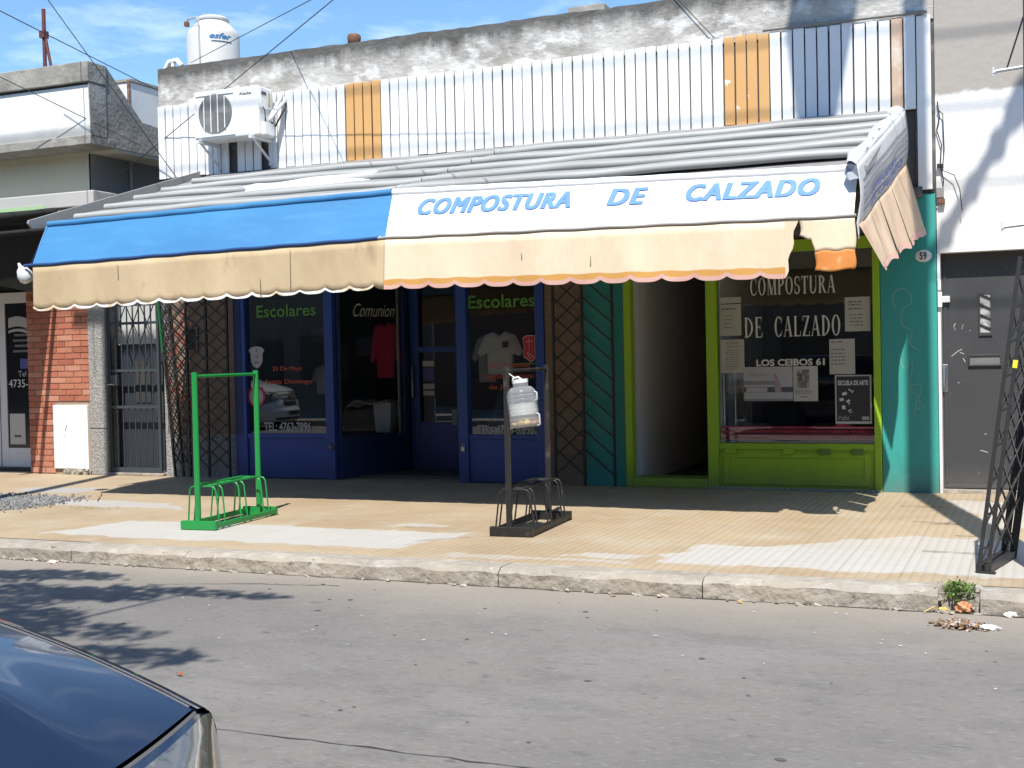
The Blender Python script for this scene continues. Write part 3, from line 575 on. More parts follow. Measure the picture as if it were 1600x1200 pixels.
# graffiti: thin strokes of paint
def stroke(pts, r, mt, parent, y=-.014, name='graffiti'):
    P = []
    for i in range(len(pts) - 1):
        p0 = pts[max(i - 1, 0)]; p1 = pts[i]; p2 = pts[i + 1]; p3 = pts[min(i + 2, len(pts) - 1)]
        for k in range(6):
            t = k / 6
            P.append(tuple(.5 * (2 * p1[q] + (p2[q] - p0[q]) * t + (2 * p0[q] - 5 * p1[q] + 4 * p2[q] - p3[q]) * t * t + (3 * p1[q] - p0[q] - 3 * p2[q] + p3[q]) * t ** 3) for q in (0, 1)))
    P.append(pts[-1]); b = MB()
    for i in range(len(P) - 1):
        dx, dz = P[i + 1][0] - P[i][0], P[i + 1][1] - P[i][1]; l = hypot(dx, dz) or 1; nx, nz = -dz / l * r, dx / l * r
        b.poly([(P[i][0] - nx, y, P[i][1] - nz), (P[i + 1][0] - nx, y, P[i + 1][1] - nz), (P[i + 1][0] + nx, y, P[i + 1][1] + nz), (P[i][0] + nx, y, P[i][1] + nz)])
    return b.build(name, mt, parent)
gt = mat('faded_marker', (.20, .42, .36), .7)
stroke([(-1.28, 1.85), (-1.3, 1.98), (-1.22, 2.05), (-1.13, 2.0), (-1.13, 1.9), (-1.2, 1.84), (-1.22, 1.7), (-1.12, 1.62), (-1.14, 1.5), (-1.05, 1.42)], .004, gt, p_r, -.0145)
stroke([(-1.25, 1.4), (-1.2, 1.25), (-1.12, 1.3), (-1.15, 1.05), (-1.08, .98), (-1.10, .86)], .004, gt, p_r, -.0147)
stroke([(-1.14, .96), (-1.14, 1.06), (-1.04, 1.08), (-1.06, .92), (-1.0, .86), (-1.1, .84), (-1.1, .76)], .004, gt, p_r, -.0149)
rt = mat('red_spray_paint', (.42, .05, .035), .8)
for q, pts in enumerate(([(-10.3, 1.75), (-10.22, 1.95), (-10.12, 1.8), (-10.02, 2.1), (-9.95, 1.9)], [(-10.28, 1.55), (-10.15, 1.68), (-10.2, 1.4), (-10.05, 1.5)], [(-10.25, 1.25), (-10.3, 1.05), (-10.12, 1.2), (-10.18, .95), (-10.0, 1.05), (-9.9, .85), (-9.8, 1.0)], [(-10.1, 2.15), (-9.98, 2.0), (-10.05, 1.75), (-9.9, 1.6)], [(-10.15, .85), (-10.05, .7), (-9.95, .9)])):
    stroke(pts, .011, rt, p_l, -.0035 - q * .0004)
# small framed box on the shaded stone pier
fb = MB().box(-10.0, -9.80, -.03, -.0005, 1.60, 1.92).build('wall_notice', mat('grey_frame', (.16, .15, .14), .6), None, bevel=.004)
tag(fb, 'small pale framed notice on the shaded stone pier behind the lattice gate', 'frame')
B('frame_glass', -9.97, -9.83, -.036, -.0305, 1.63, 1.89, mat('dull_dark', (.05, .05, .05), .3), fb)

# ------------------------------------------------------------------ the awning
aw = thing('awning', 'long awning with ribbed grey roof, blue and white front cloth and scalloped cream valance', 'awning', (-5.5, -1.5, 2.9))
def lerp_tab(tab, x):
    for (xa, a), (xb, b_) in zip(tab[:-1], tab[1:]):
        if x <= xb: return a + (b_ - a) * max(0, (x - xa)) / (xb - xa)
    return tab[-1][1]
def zT(x): return lerp_tab([(-9.58, 2.953), (-5.46, 3.0), (-1.3, 2.895)], x)
def zB(x): return lerp_tab([(-9.51, 2.50), (-5.4, 2.547), (-1.24, 2.483)], x)
def zV(x): return lerp_tab([(-9.5, 2.022), (-5.4, 2.082), (-1.74, 2.02), (-1.2, 2.0)], x)
def zR(y): return 3.835 + .32 * y
MB().prism([(0, 3.79), (-2.74, zR(-2.74) - .07), (-2.74, zR(-2.74) - .045), (0, 3.815)], -9.66, -1.20, 'x').build('roof_sheet', M_steel2, aw)
MB().grid(lambda a, b_: (-9.6 + 8.36 * a, -2.38 - .41 * b_, zR(-2.38 - .41 * b_) - .02 - .03 * b_ - .02 * b_ * a), 20, 3).build('front_strip', M_steel2, aw, smooth=60)
rib_y = [0.02, -.62, -1.11, -1.56, -2.03, -2.48, -2.82]
left_end = [-9.35, -9.42, -9.45, -9.47, -9.49, -9.5]
joint = [-5.36, -5.41, -5.47, -5.53, -5.58, -5.62]
for k in range(6):
    ya, yb = rib_y[k], rib_y[k + 1]
    for xa, xb, dz in ((left_end[k], joint[k], 0.0), (joint[k] + .012, -1.24, .008)):
        j = [random.uniform(-.004, .004) for _ in range(2)]
        za, zb = zR(ya) + dz + .0, zR(yb) + dz + .050
        n = 24; r = .036
        prof = [(ya, za - .012), (ya, za)] + [(yb + .02, zb + .005)] + [(yb + r * cos(radians(t)) * .9 - .0, zb - r + .006 + r * sin(radians(t))) for t in range(80, 281, 25)] + [(yb + .03, zb - 2 * r + .012)]
        vs = []; m = len(prof)
        for i in range(n + 1):
            x = xa + (xb - xa) * i / n; w = .006 * sin(x * 2.3 + k * 1.7) + .004 * sin(x * 5.1 + k)
            vs += [(x, y, z + w) for y, z in prof]
        fs = [(i * m + q, i * m + (q + 1) % m, (i + 1) * m + (q + 1) % m, (i + 1) * m + q) for i in range(n) for q in range(m)] + [tuple(range(m - 1, -1, -1)), tuple(n * m + q for q in range(m))]
        if k == 5: continue
        o = MB().add(vs, fs).build('roof_slat', M_steel if k else M_steel2, aw, smooth=45)
        MB().tube([(xa + (xb - xa) * i / n, yb - .004, zb - r + .004 + .006 * sin((xa + (xb - xa) * i / n) * 2.3 + k * 1.7) + .004 * sin((xa + (xb - xa) * i / n) * 5.1 + k)) for i in range(n + 1)], r + .001, 12).build('roll', M_lip, o, smooth=60)
        for xe in (xb - .05, xa + .05):
            zz = zb - r + .004 + .006 * sin(xe * 2.3 + k * 1.7) + .004 * sin(xe * 5.1 + k)
            if -8 < xe < -2: MB().tube([(xe - .02, yb - .004, zz), (xe + .02, yb - .004, zz)], r + .005, 12).build('joint_ring', M_lip, o, smooth=60)
MB().grid(lambda a, b_: (-7.85 + 1.45 * a + .05 * sin(9 * b_), -1.80 + .26 * b_ + .03 * sin(a * 7) + .14 * a, zR(-1.80 + .26 * b_ + .14 * a) + .062 - .075 * (1 - b_) ** 3 + .006 * sin(a * 11 + b_ * 3)), 24, 4).build('loose_strip', M_fwhite, aw, solid=.004, smooth=60)
b = MB().prism([(.0, 3.895), (-2.98, 2.985), (-2.99, 2.95), (-2.93, 2.90), (-2.7, 2.93), (0, 3.79)], -9.69, -9.665, 'x'); b.build('barge_board', mat('barge_grey', (.26, .26, .255), .6), aw, bevel=.004)
MB().box(-9.67, -9.60, -.01, .0, 3.70, 3.9).build('wall_bracket', M_lip, aw)
# front cloth: blue and white, with the round hem on top
def cloth_front(xa, xb, nx):
    def f(a, b_):
        x = xa + (xb - xa) * a; t = b_
        y = -2.80 - .30 * t; z = zT(x) + (zB(x) - zT(x)) * t
        s = sin(pi * t); k_ = 1.0 if xa < -9 else .3; y += k_ * (.012 * s * sin(x * 1.9) + .005 * s * sin(x * 6.1) - .012 * s); return (x + (.07 * t if xa < -9 else 0) , y, z)
    return f
fb_ = MB().grid(cloth_front(-9.58, -5.45, 60), 60, 8).build('front_cloth', M_fblue, aw, smooth=60); fb_['label'] = 'blue front cloth'
fw_ = MB().grid(cloth_front(-5.45, -1.27, 60), 60, 8).build('front_cloth', M_fwhite, aw, smooth=60); fw_['label'] = 'white front cloth with light blue lettering'
def line(xa, xb, zf, y, n=40, dz=0, amp=0): return [(xa + (xb - xa) * i / n, y, zf(xa + (xb - xa) * i / n) + dz + amp * sin(i * 1.3)) for i in range(n + 1)]
MB().tube(line(-9.57, -5.46, zT, -2.80, dz=-.005, amp=.002), .036, 12).build('rolled_hem', M_fblue, fb_, smooth=60)
MB().tube(line(-5.45, -1.30, zT, -2.80, dz=-.005, amp=.002), .034, 12).build('rolled_hem', M_fwhite, fw_, smooth=60)
MB().tube(line(-9.62, -5.45, zB, -3.112, amp=.003), .016, 8).build('bottom_hem', M_fblue_d, fb_, smooth=60)
MB().tube(line(-5.45, -1.25, zB, -3.112, amp=.003), .013, 8).build('bottom_hem', mat('grey_hem', (.30, .28, .26), .7), fw_, smooth=60)
MB().tube([(-9.575, -2.81, 2.95), (-9.54, -2.96, 2.73), (-9.51, -3.10, 2.50)], .010, 6).build('corner_seam', M_fblue, fb_, smooth=60)
# lettering lies on the sloping white cloth
cw = cloth_front(-5.45, -1.27, 60)
def cloth_text(txt, x0, x1, t0, t1):
    b = fit_text(txt, x0, x1, 0, 1, shear=.19, bold=0.0, space=1.14, res=4)
    def q(v):
        p = cw((v[0] + 5.45) / 4.18, t1 + (t0 - t1) * v[2]); return (p[0], p[1] - .006, p[2] + .003)
    out = MB(); k = 0
    for dx in (-.013, -.0045, .0045, .013):
        for dz in (-.028, 0, .028):
            k += 1; out.add([tuple(Vector(q((v[0] + dx, v[1], v[2] + dz))) + Vector((0, -.0003 * k, 0))) for v in b.v], b.f)
    out.build('lettering', M_letter, fw_)
cloth_text('COMPOSTURA', -5.12, -3.66, .20, .535); cloth_text('DE', -3.31, -2.99, .20, .535); cloth_text('CALZADO', -2.63, -1.56, .19, .535)
# valance
PS = .268
def zedge(x, x_ref=-9.5):
    u = ((x - x_ref) / PS) % 1.0; return zV(x) + .034 * (abs(2 * u - 1) ** 3.2)
def yv(x, t): return -3.112 - .012 * t + t * (.018 * sin(x * 2.7) + .012 * sin(x * 7.3 + 1) + .006 * sin(x * 15.1))
def vband(xa, xb, f0, f1, nx, nz, dy=0):
    def f(a, b_):
        x = xa + (xb - xa) * a; z0 = f0(x); z1 = f1(x); z = z0 + (z1 - z0) * b_; t = (zB(x) - z) / (zB(x) - zV(x))
        return (x, yv(x, t) + dy, z)
    return MB().grid(f, nx, nz)
ztop = lambda x: zB(x) - .008
va = vband(-9.505, -5.385, zedge, ztop, 260, 6).build('valance', M_tanv, aw, smooth=60, solid=.002); va['label'] = 'tan left half of the valance with white scalloped edge'
vb = vband(-5.383, -1.80, zedge, ztop, 230, 6).build('valance', M_cream, aw, smooth=60, solid=.002); vb['label'] = 'pale cream half of the valance with orange and pink edge'
for i in range(15): 
    xa = -9.505 + PS * i; vband(xa, min(xa + PS, -5.39), zedge, lambda x: zedge(x) + .016 + .012 * abs(sin(x * 9)), 16, 1, -.004).build('scallop_trim', M_trimw, va, smooth=60)
for i in range(14):
    xa = -9.505 + PS * 15 + .02 + (PS * i) - .0; xb = min(xa + PS, -1.80)
    if xa < -5.383: xa = -5.383
    vband(xa, xb, zedge, lambda x: zedge(x) + .036, 16, 1, -.004).build('scallop_trim', M_trimp, vb, smooth=60)
    vband(xa, xb, lambda x: zedge(x) + .034, lambda x: zV(x) + .088 + .004 * sin(x * 20), 16, 1, -.003).build('scallop_trim', M_trimo, vb, smooth=60)
# stitched seams and dark slits
for x, z0, z1 in ((-7.98, 2.06, 2.22), (-6.72, 2.06, 2.24), (-6.38, 2.10, 2.49), (-8.4, 2.3, 2.45), (-4.05, 2.28, 2.34), (-3.42, 2.2, 2.28), (-2.86, 2.08, 2.16)):
    b = MB(); y = yv(x, .8) - .006
    b.poly([(x - .005, y, z0), (x + .005, y, z0), (x + .002, -3.120, z1), (x - .002, -3.120, z1)]); b.build('seam', mat('seam_dark', (.12, .09, .06), .9), va if x < -5.39 else vb)
# the torn end of the cream valance: a narrow wedge, then a strip, then a stained flap that hangs on
def tearx(z): return -1.80 + (z - 2.02) / .46 * .10 + .012 * sin(z * 31)
vs = []; nz = 10
for j in range(nz + 1):
    z = 2.035 + (zB(-1.75) - .01 - 2.035) * j / nz; vs += [(-1.801, yv(-1.8, (zB(-1.8) - z) / .46), z), (tearx(z), yv(-1.75, (zB(-1.75) - z) / .46), z)]
MB().add(vs, [(2 * j, 2 * j + 1, 2 * j + 3, 2 * j + 2) for j in range(nz)]).build('torn_edge', M_cream, vb, solid=.002)
def flap(a, b_, z0f, z1f, mt, nm, par_):
    def f(u, v):
        x = a + (b_ - a) * u; z = z0f(x) + (z1f(x) - z0f(x)) * v; t = (2.48 - z) / .46; return (x + .02 * sin(v * 3) * (1 - v), -3.112 - .03 * t * sin((x + 1.6) * 9) - .02 * t, z)
    return MB().grid(f, 14, 8).build(nm, mt, par_, smooth=60, solid=.002)
fl = flap(-1.685, -1.262, lambda x: 2.335 + .02 * sin(x * 40) if x < -1.575 else 2.22 + .008 * sin(x * 37), lambda x: zB(x) - .008, M_cream, 'torn_flap', aw); fl['label'] = 'torn strip of cream cloth at the right corner'
flap(-1.568, -1.262, lambda x: 2.065 + .008 * sin(x * 23), lambda x: 2.222 + .008 * sin(x * 37), M_stain, 'stained_piece', fl)
# right hand side of the awning
def side_pt(u, t):        # u = 0 at the wall, 1 at the front; t = 0 top, 1 bottom
    y = -3.0 * u - .03; x = -1.15 - .10 * u; zt = 3.83 - .945 * u; zb = 3.31 - .90 * u
    return (x + .02 * sin(t * pi) + .012 * sin(u * 14 + t * 2) * t, y, zt + (zb - zt) * t)
sf = MB().grid(lambda a, b_: side_pt(a, b_), 40, 10).build('side_cloth', M_fgrey, aw, smooth=60, solid=.003); sf['label'] = 'grey white side cloth with faded blue lettering'
def fold_pt(u, v):
    x, y, z = side_pt(u, 0); return (x - .11 * v * (1 + .25 * sin(u * 17)), y + .015 * sin(u * 9), z + .045 * sin(v * 2.2) + .012 * sin(u * 23) * v)
MB().grid(fold_pt, 40, 4).build('folded_edge', M_fgrey, sf, smooth=60, solid=.004)
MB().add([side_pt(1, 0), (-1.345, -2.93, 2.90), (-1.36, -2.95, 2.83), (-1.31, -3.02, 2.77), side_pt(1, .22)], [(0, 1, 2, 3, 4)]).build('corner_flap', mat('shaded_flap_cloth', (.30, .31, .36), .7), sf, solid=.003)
MB().add([side_pt(1, 1), side_pt(1, .6), (-1.245, -3.13, 2.42), (-1.23, -3.13, 2.30), side_pt(.96, 1.12)], [(0, 1, 2, 3, 4)]).build('corner_tongue', M_fgrey, sf, solid=.003)
for t in (.30, .43, .56, .69, .82): MB().tube([tuple(Vector(side_pt(u / 20, t)) + Vector((.007, 0, 0))) for u in range(1, 20)], .004, 4).build('seam_cord', M_ink, sf)
b = fit_text('COMPOSTURA', 0, 1, 0, 1, bold=.02); b2 = fit_text('DE CALZADO', 0, 1, 0, 1, bold=.02)
for bb, t0, t1, u0, u1 in ((b, .60, .74, .82, .28), (b2, .80, .95, .80, .12)):
    bb.v = [tuple(Vector(side_pt(u0 + (u1 - u0) * v[0], t1 + (t0 - t1) * v[2])) + Vector((.010, 0, 0))) for v in bb.v]; bb.build('lettering', M_letter2, sf)
def sval(u, t):
    x, y, z = side_pt(u, 1); zb = 2.57 - .53 * u + .02 * abs(sin(u * 36))
    return (x + .16 * t + .02 * t * sin(u * 21) + .01 * t * sin(u * 47), y - .02 * t, z + (zb - z) * t)
for i, (ua, ub) in enumerate(((.02, .405), (.41, .605), (.61, .805), (.81, .98))):
    o = MB().grid(lambda a, c, ua=ua, ub=ub: (lambda u: sval(u + (.012 * c if i % 2 else -.012 * c) * 0, c))(ua + (ub - ua) * a + (.010 * (1 - 2 * a)) * c), 16, 10).build('side_valance', M_sideval, aw, smooth=60, solid=.002)
    MB().grid(lambda a, c, ua=ua, ub=ub: tuple(Vector(sval(ua + .012 + (ub - ua - .024) * a, .90 + .10 * c)) + Vector((.006, 0, -.001))), 16, 2).build('scallop_trim', M_trimp, o, smooth=60)
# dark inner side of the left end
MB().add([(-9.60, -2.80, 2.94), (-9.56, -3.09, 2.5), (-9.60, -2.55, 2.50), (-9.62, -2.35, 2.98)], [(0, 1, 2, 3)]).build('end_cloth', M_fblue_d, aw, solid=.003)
for x in (-9.5, -7.4, -5.4, -3.3, -1.35):
    MB().tube([(x, -.02, 2.75), (x, -1.5, 2.62), (x, -3.05, zB(x) - .02)], .016, 6).build('support_arm', M_black, aw)
bag = MB().lathe([(.012, .16), (.02, .12), (.055, .09), (.08, .03), (.075, -.03), (.045, -.06), (.01, -.065)], (0, 0, 0), 16).xf(Matrix.Translation((-9.66, -3.05, 2.39)) @ Euler((.3, -.35, 0)).to_matrix().to_4x4())
tag(bag.build('plastic_bag', mat('milky_plastic', (.62, .64, .66), .35), None, smooth=60), 'crumpled milky plastic bag hanging at the left corner of the awning', 'plastic bag')

# ------------------------------------------------------------------ folded lattice gates at both sides of the shopfronts
def mk_gate(label, xs, z0, z1, y, step, rise, green=(), single=()):
    g = thing('folding_gate', label, 'gate', (xs[0][0] * .5 + xs[-1][0] * .5, y, 0))
    for i, (xb, xt) in enumerate(xs):
        MB().bar((xb, y, .01), (xt, y, z1), .024, .03).build('upright', M_grille, g)
        if i in green: MB().bar((xt + (xb - xt) * .36, y - .014, z1 * .64), (xt, y - .014, z1), .026, .030).build('upright', M_green2, g)
    for q, ((a, a2), (c, c2)) in enumerate(zip(xs[:-1], xs[1:])):
        for k in range(int((z1 - z0) / step) + 1):
            for s in (0, 1):
                if q in single and s == 0: continue
                za = z0 + k * step + (rise if s else 0); zb = z0 + k * step + (0 if s else rise)
                if max(za, zb) > z1: continue
                MB().bar((a + (a2 - a) * za / z1, y - .014 + s * .012, za), (c + (c2 - c) * zb / z1, y - .014 + s * .012, zb), .006, .018).build('slat', M_grille, g)
    return g
mk_gate('folded black lattice gate over the red sprayed stone pier by the iron door', [(-10.15, -10.36), (-10.02, -10.22), (-9.91, -9.93), (-9.62, -9.62), (-9.31, -9.30)], .12, 2.5, -.09, .17, .24, green=(0,))
mk_gate('folded black lattice gate over the brown and dark teal panels between both shops', [(-4.93, -4.93), (-4.59, -4.59), (-4.24, -4.24)], .12, 2.5, -.09, .21, .30, single=(1,))

# ------------------------------------------------------------------ the neighbour on the left
nb = thing('corner_house', 'neighbouring house with a stained white cornice, brick pier and iron gate', 'house', (-13, 0, 0))
def N_(name, *a, **k): return B(name, *a, nb, **k)
# cornice box
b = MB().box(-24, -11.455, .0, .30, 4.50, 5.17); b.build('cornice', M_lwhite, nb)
B('cornice_cap', -24, -11.43, -.05, .32, 5.20, 5.47, M_lconc, nb, .012); B('cap_groove', -24, -11.46, .01, .3, 5.165, 5.205, M_black, nb)
B('cornice_base', -24, -11.440, -.02, .45, 4.385, 4.505, M_lconc, nb, .008)
MB().prism([(.30, 5.47), (.34, 5.46), (1.04, 4.835), (1.6, 4.80), (2.2, 4.78), (2.2, 4.40), (.30, 4.40)], -11.62, -11.45, 'x').build('side_parapet', M_lconc, nb)
MB().prism([(-.021, 5.19), (.30, 5.19), (.30, 4.506), (-.0, 4.506)], -11.454, -11.437, 'x').build('cornice_return', M_lconc, nb)
B('soffit', -24, -11.46, .45, 2.2, 4.36, 4.40, M_lcream, nb)
N_('upper_wall', -24, -11.875, .46, .7, 3.60, 4.37, M_lcream)
MB().prism([(.46, 3.5), (6, 3.5), (6, 4.42), (.46, 4.37)], -11.90, -11.872, 'x').build('upper_side_wall', M_lgrey, nb)
MB().tube([(-11.85, 1.25, 3.5), (-11.85, 1.25, 4.37)], .022, 8).build('drain_pipe', M_lwhite, nb, smooth=50)
B('ledge', -24, -11.42, -.02, .46, 3.57, 3.775, M_lwhite, nb, .015)
B('ledge_stain', -24, -12.25, -.028, -.0205, 3.575, 3.625, mat('green_paint', (.35, .5, .28), .8), nb)
N_('brick_back', -12.645, -11.577, .012, .28, 0, 3.57, M_mortar)
N_('side_return', -11.577, -11.35, .03, .28, 2.5, 3.57, M_mortar)
bp = N_('brick_pier', -12.64, -11.58, .006, .014, 0, 3.56, M_mortar)
# bricks one by one
BL, BH, J = .272, .0705, .0105
rows = int(3.50 / (BH + J)); brick_me = {}
mb_ = MB().box(0, 1, 0, 1, 0, 1)
for r in range(rows):
    z = .012 + r * (BH + J); off = -(r % 2) * BL * .5 - random.uniform(0, .03); x = -12.645 + off
    while x < -11.585:
        xa = max(x, -12.643); xb = min(x + BL - J, -11.580)
        if xb - xa > .03 and not (z < .93 and xb > -12.19 and xa > -12.2):
            if z < .93 and xb > -12.21: xb = min(xb, -12.205)
            MB().box(xa, xb, -.004 - random.uniform(0, .005), .010, z, z + BH).build('brick', random.choice(M_brick + [M_brick[0], M_brick[1]]), bp, bevel=.003)
        x += BL
mbx = N_('meter_cover', -12.203, -11.617, -.030, .012, .075, .93, M_white, bevel=.006)
MB().tube([(-11.98, -.033, .62), (-11.97, -.033, .66), (-12.0, -.033, .58)], .004, 5).build('scuff', M_ink, mbx); MB().tube([(-12.03, -.033, .52), (-12.0, -.033, .50)], .003, 5).build('scuff', M_ink, mbx)
b = MB()
for k in range(60):
    s = random.uniform(.01, .035); M = Matrix.Translation((random.uniform(-12.0, -11.6), random.uniform(-.06, .0), random.uniform(0, .06))) @ Euler((random.random() * 3, random.random() * 3, 0)).to_matrix().to_4x4(); b.box(-s, s, -s, s, -s, s, M)
tag(b.build('broken_plaster', M_kerb, nb), kind='stuff')
N_('stone_jamb', -11.577, -11.29, -.025, .25, 0, 2.52, M_rough, bevel=.01)
N_('jamb_joint', -11.579, -11.288, -.027, -.0255, .615, .625, M_black)
N_('gate_step', -11.33, -10.40, -.03, .5, .001, .035, M_kerb, bevel=.006)
N_('gate_lintel', -11.29, -10.31, .03, .25, 2.5, 3.57, M_lgrey)
N_('passage_back', -11.29, -10.32, .27, .29, 0, 2.6, M_dark_in)
N_('inner_door', -11.28, -10.42, .20, .262, .035, 1.72, mat('navy_grey_door', (.028, .032, .045), .5)); N_('inner_panel', -11.28, -10.42, .20, .262, 1.725, 2.5, mat('pale_door_light', (.48, .48, .47), .6))
B('door_panel', -10.98, -10.74, .19, .1995, .95, 1.5, M_dark_in, nb); B('door_panel', -10.66, -10.48, .19, .1995, .75, 1.5, M_dark_in, nb)
ig = MB().box(-11.29, -11.25, .02, .06, .04, 2.5).box(-10.49, -10.455, .02, .06, .04, 2.5).box(-11.25, -10.49, .02, .06, .04, .10).build('iron_gate', M_gate, nb)
ig['label'] = 'dark grey iron bar gate'
for z in (.88, 1.36, 1.98): B('rail', -11.25, -10.49, .022, .058, z, z + .035, M_gate, ig)
for k in range(7):
    x = -11.17 + k * .098; MB().tube([(x, .04, .1), (x, .04, 2.5)], .008, 6).build('bar', M_gate, ig)
for x in (-11.1, -10.87, -10.64):
    MB().bar((x - .13, .028, 1.70), (x + .14, .028, 2.28), .006, .016).build('scroll', M_gate, ig); MB().bar((x + .14, .032, 1.70), (x - .13, .032, 2.28), .006, .016).build('scroll', M_gate, ig)
B('lock', -11.24, -11.13, .0, .05, 1.18, 1.32, M_gate, ig, .004); MB().tube([(-11.24, .0, 1.2), (-11.24, -.05, 1.2), (-11.14, -.05, 1.2)], .009, 8).build('handle', M_chrome, ig, smooth=50)
# left shop door under the dark canopy
N_('shop_back_wall', -24, -12.64, .36, .5, 0, 3.57, M_dark_in); N_('shop_reveal', -12.66, -12.6, .28, .36, 0, 3.57, M_mortar)  # back wall coloured dark to stand for the shade under the canopy
ld = MB().box(-14.4, -13.33, .29, .33, .05, 2.50).box(-13.33, -12.70, .29, .33, 2.35, 2.50).box(-13.33, -12.70, .29, .33, .05, .32).build('shop_door', M_alu, nb, bevel=.004); ld['label'] = 'white aluminium door with a dark lettered pane'
B('pane', -13.33, -12.70, .305, .325, .32, 2.35, mat('dark_pane', (.012, .012, .014), .12), ld)
B('door_gap', -13.46, -13.452, .284, .2895, .05, 2.5, M_ink, ld); B('door_sill', -14.4, -12.66, .22, .36, .0, .048, M_black, ld)
letters('4735-35', -13.30, -12.80, 1.17, 1.28, .3025, M_wtxt, ld)
letters('Tel', -13.12, -12.98, 1.32, 1.40, .3025, M_stxt, ld)
for k in range(5): letters('mmmmmm mm', -13.2 + (k % 2) * .03, -12.76, 1.66 + k * .075, 1.69 + k * .075, .3025, M_stxt, ld, 'print')
MB().grid(lambda a, c: (-13.28 + .55 * a, .302, 2.0 + .14 * c + .025 * sin(a * 5.5)), 16, 2).build('banner_print', M_stxt, ld); MB().grid(lambda a, c: (-13.28 + .55 * a, .302, 1.93 + .035 * c + .025 * sin(a * 5.5)), 16, 1).build('banner_print', M_stxt, ld)
B('sticker', -13.08, -12.93, .300, .3045, 1.43, 1.57, mat('violet_sticker', (.06, .07, .28), .5), ld)
B('notice', -13.30, -13.02, .300, .3045, .37, .80, M_paper, ld); B('sticker', -13.22, -13.10, .297, .2995, .47, .50, M_ink, ld)
B('red_panel', -13.62, -13.55, .27, .29, 1.05, 1.35, M_redcloth, ld)
cn = MB().prism([(.0, 3.565), (-1.9, 3.22), (-1.9, 3.08), (0, 3.40)], -24, -12.10, 'x').build('canopy', M_canopy, None); tag(cn, 'dark green canopy over the white door of the left house', 'canopy')
MB().tube([(-12.11, .0, 3.53), (-12.11, -1.9, 3.18)], .06, 10).build('edge_tube', M_canopy, cn, smooth=60)
MB().tube([(-11.97, .0, 3.30), (-11.97, -1.9, 3.0)], .035, 8).build('support_arm', M_canopy, cn, smooth=60)
MB().prism([(.0, 3.42), (-1.9, 3.12), (-1.9, 2.62), (-.001, 2.40)], -12.20, -12.17, 'x').build('side_sheet', M_canopy, cn)  # very dark canopy side, added to shade and hide the upper brick
# things behind and on top of the left house
bb = MB().box(-15.4, -13.27, 3.0, 7.5, 3.4, 5.985).build('rear_house', mat('rear_house_white', (.62, .62, .63), .85, [((.45, .44, .44), 2, .5, .7, .6)]), None, bevel=.02)
tag(bb, 'plain white rear house block between the left cornice and the slatted parapet', 'house'); B('roof_edge', -15.42, -13.25, 2.98, 7.5, 5.986, 6.03, M_lconc, bb)
MB().tube([(-13.28, 2.97, 5.0), (-13.28, 2.97, 6.0)], .025, 6).build('corner_pipe', M_rust, bb)
an = MB().tube([(-13.13, 1.0, 4.3), (-13.13, 1.0, 6.62)], .028, 8).build('mast', M_mast, None, smooth=50); tag(an, 'thin dark red mast with one slanting brace on the left roof', 'mast')
MB().tube([(-13.12, 1.0, 6.26), (-12.97, 1.0, 5.55), (-12.93, 1, 4.5)], .022, 8).build('brace', M_mast, an, smooth=50); B('collar', -13.18, -13.09, .95, 1.05, 6.2, 6.3, M_mast, an)
tk = thing('water_tank', 'pale plastic water tank on the roof behind the parapet', 'water tank', (-12.74, 4.5, 5.0))
MB().lathe([(.0, 0), (.435, .0), (.44, .05), (.437, 1.05), (.44, 1.95), (.425, 2.03), (.33, 2.13), (.255, 2.2), (.25, 2.235), (.0, 2.235)], (-12.74, 4.5, 5.0), 40).build('tank_body', M_tank, tk, smooth=35)
MB().lathe([(.0, 0), (.27, .0), (.275, .03), (.24, .06), (.0, .075)], (-12.74, 4.5, 7.225), 32).build('lid', M_tank, tk, smooth=35)
MB().tube([(-13.0, 4.16, 7.16), (-12.97, 4.13, 7.21), (-12.74, 4.06, 7.20), (-12.70, 4.055, 7.12), (-12.69, 4.055, 6.4), (-12.68, 4.05, 5.9)], .014, 8).build('overflow_pipe', mat('grey_pipe', (.35, .35, .35), .6), tk, smooth=60)
B('valve', -13.05, -12.99, 4.12, 4.20, 7.10, 7.18, M_rust, tk, .006)
b = fit_text('esfer', 0, 1, 0, 1, shear=.3, bold=.03)
def on_tank(v, z0=6.93, z1=7.03 - .0, a0=-78, a1=-25, rad=.4425): 
    a = radians(a0 + (a1 - a0) * v[0]); return (-12.74 + rad * cos(a), 4.5 + rad * sin(a), z0 + (z1 - z0) * v[2])
b.v = [on_tank(v, 6.84, 6.94, -62, -12) for v in b.v]; b.build('logo', mat('tank_logo_blue', (.03, .16, .34), .5), tk)
MB().grid(lambda a, c: on_tank((a, 0, c), 6.79, 6.81, -58, -12), 14, 1).build('logo_line', mat('tank_logo_dark', (.05, .10, .16), .5), tk)

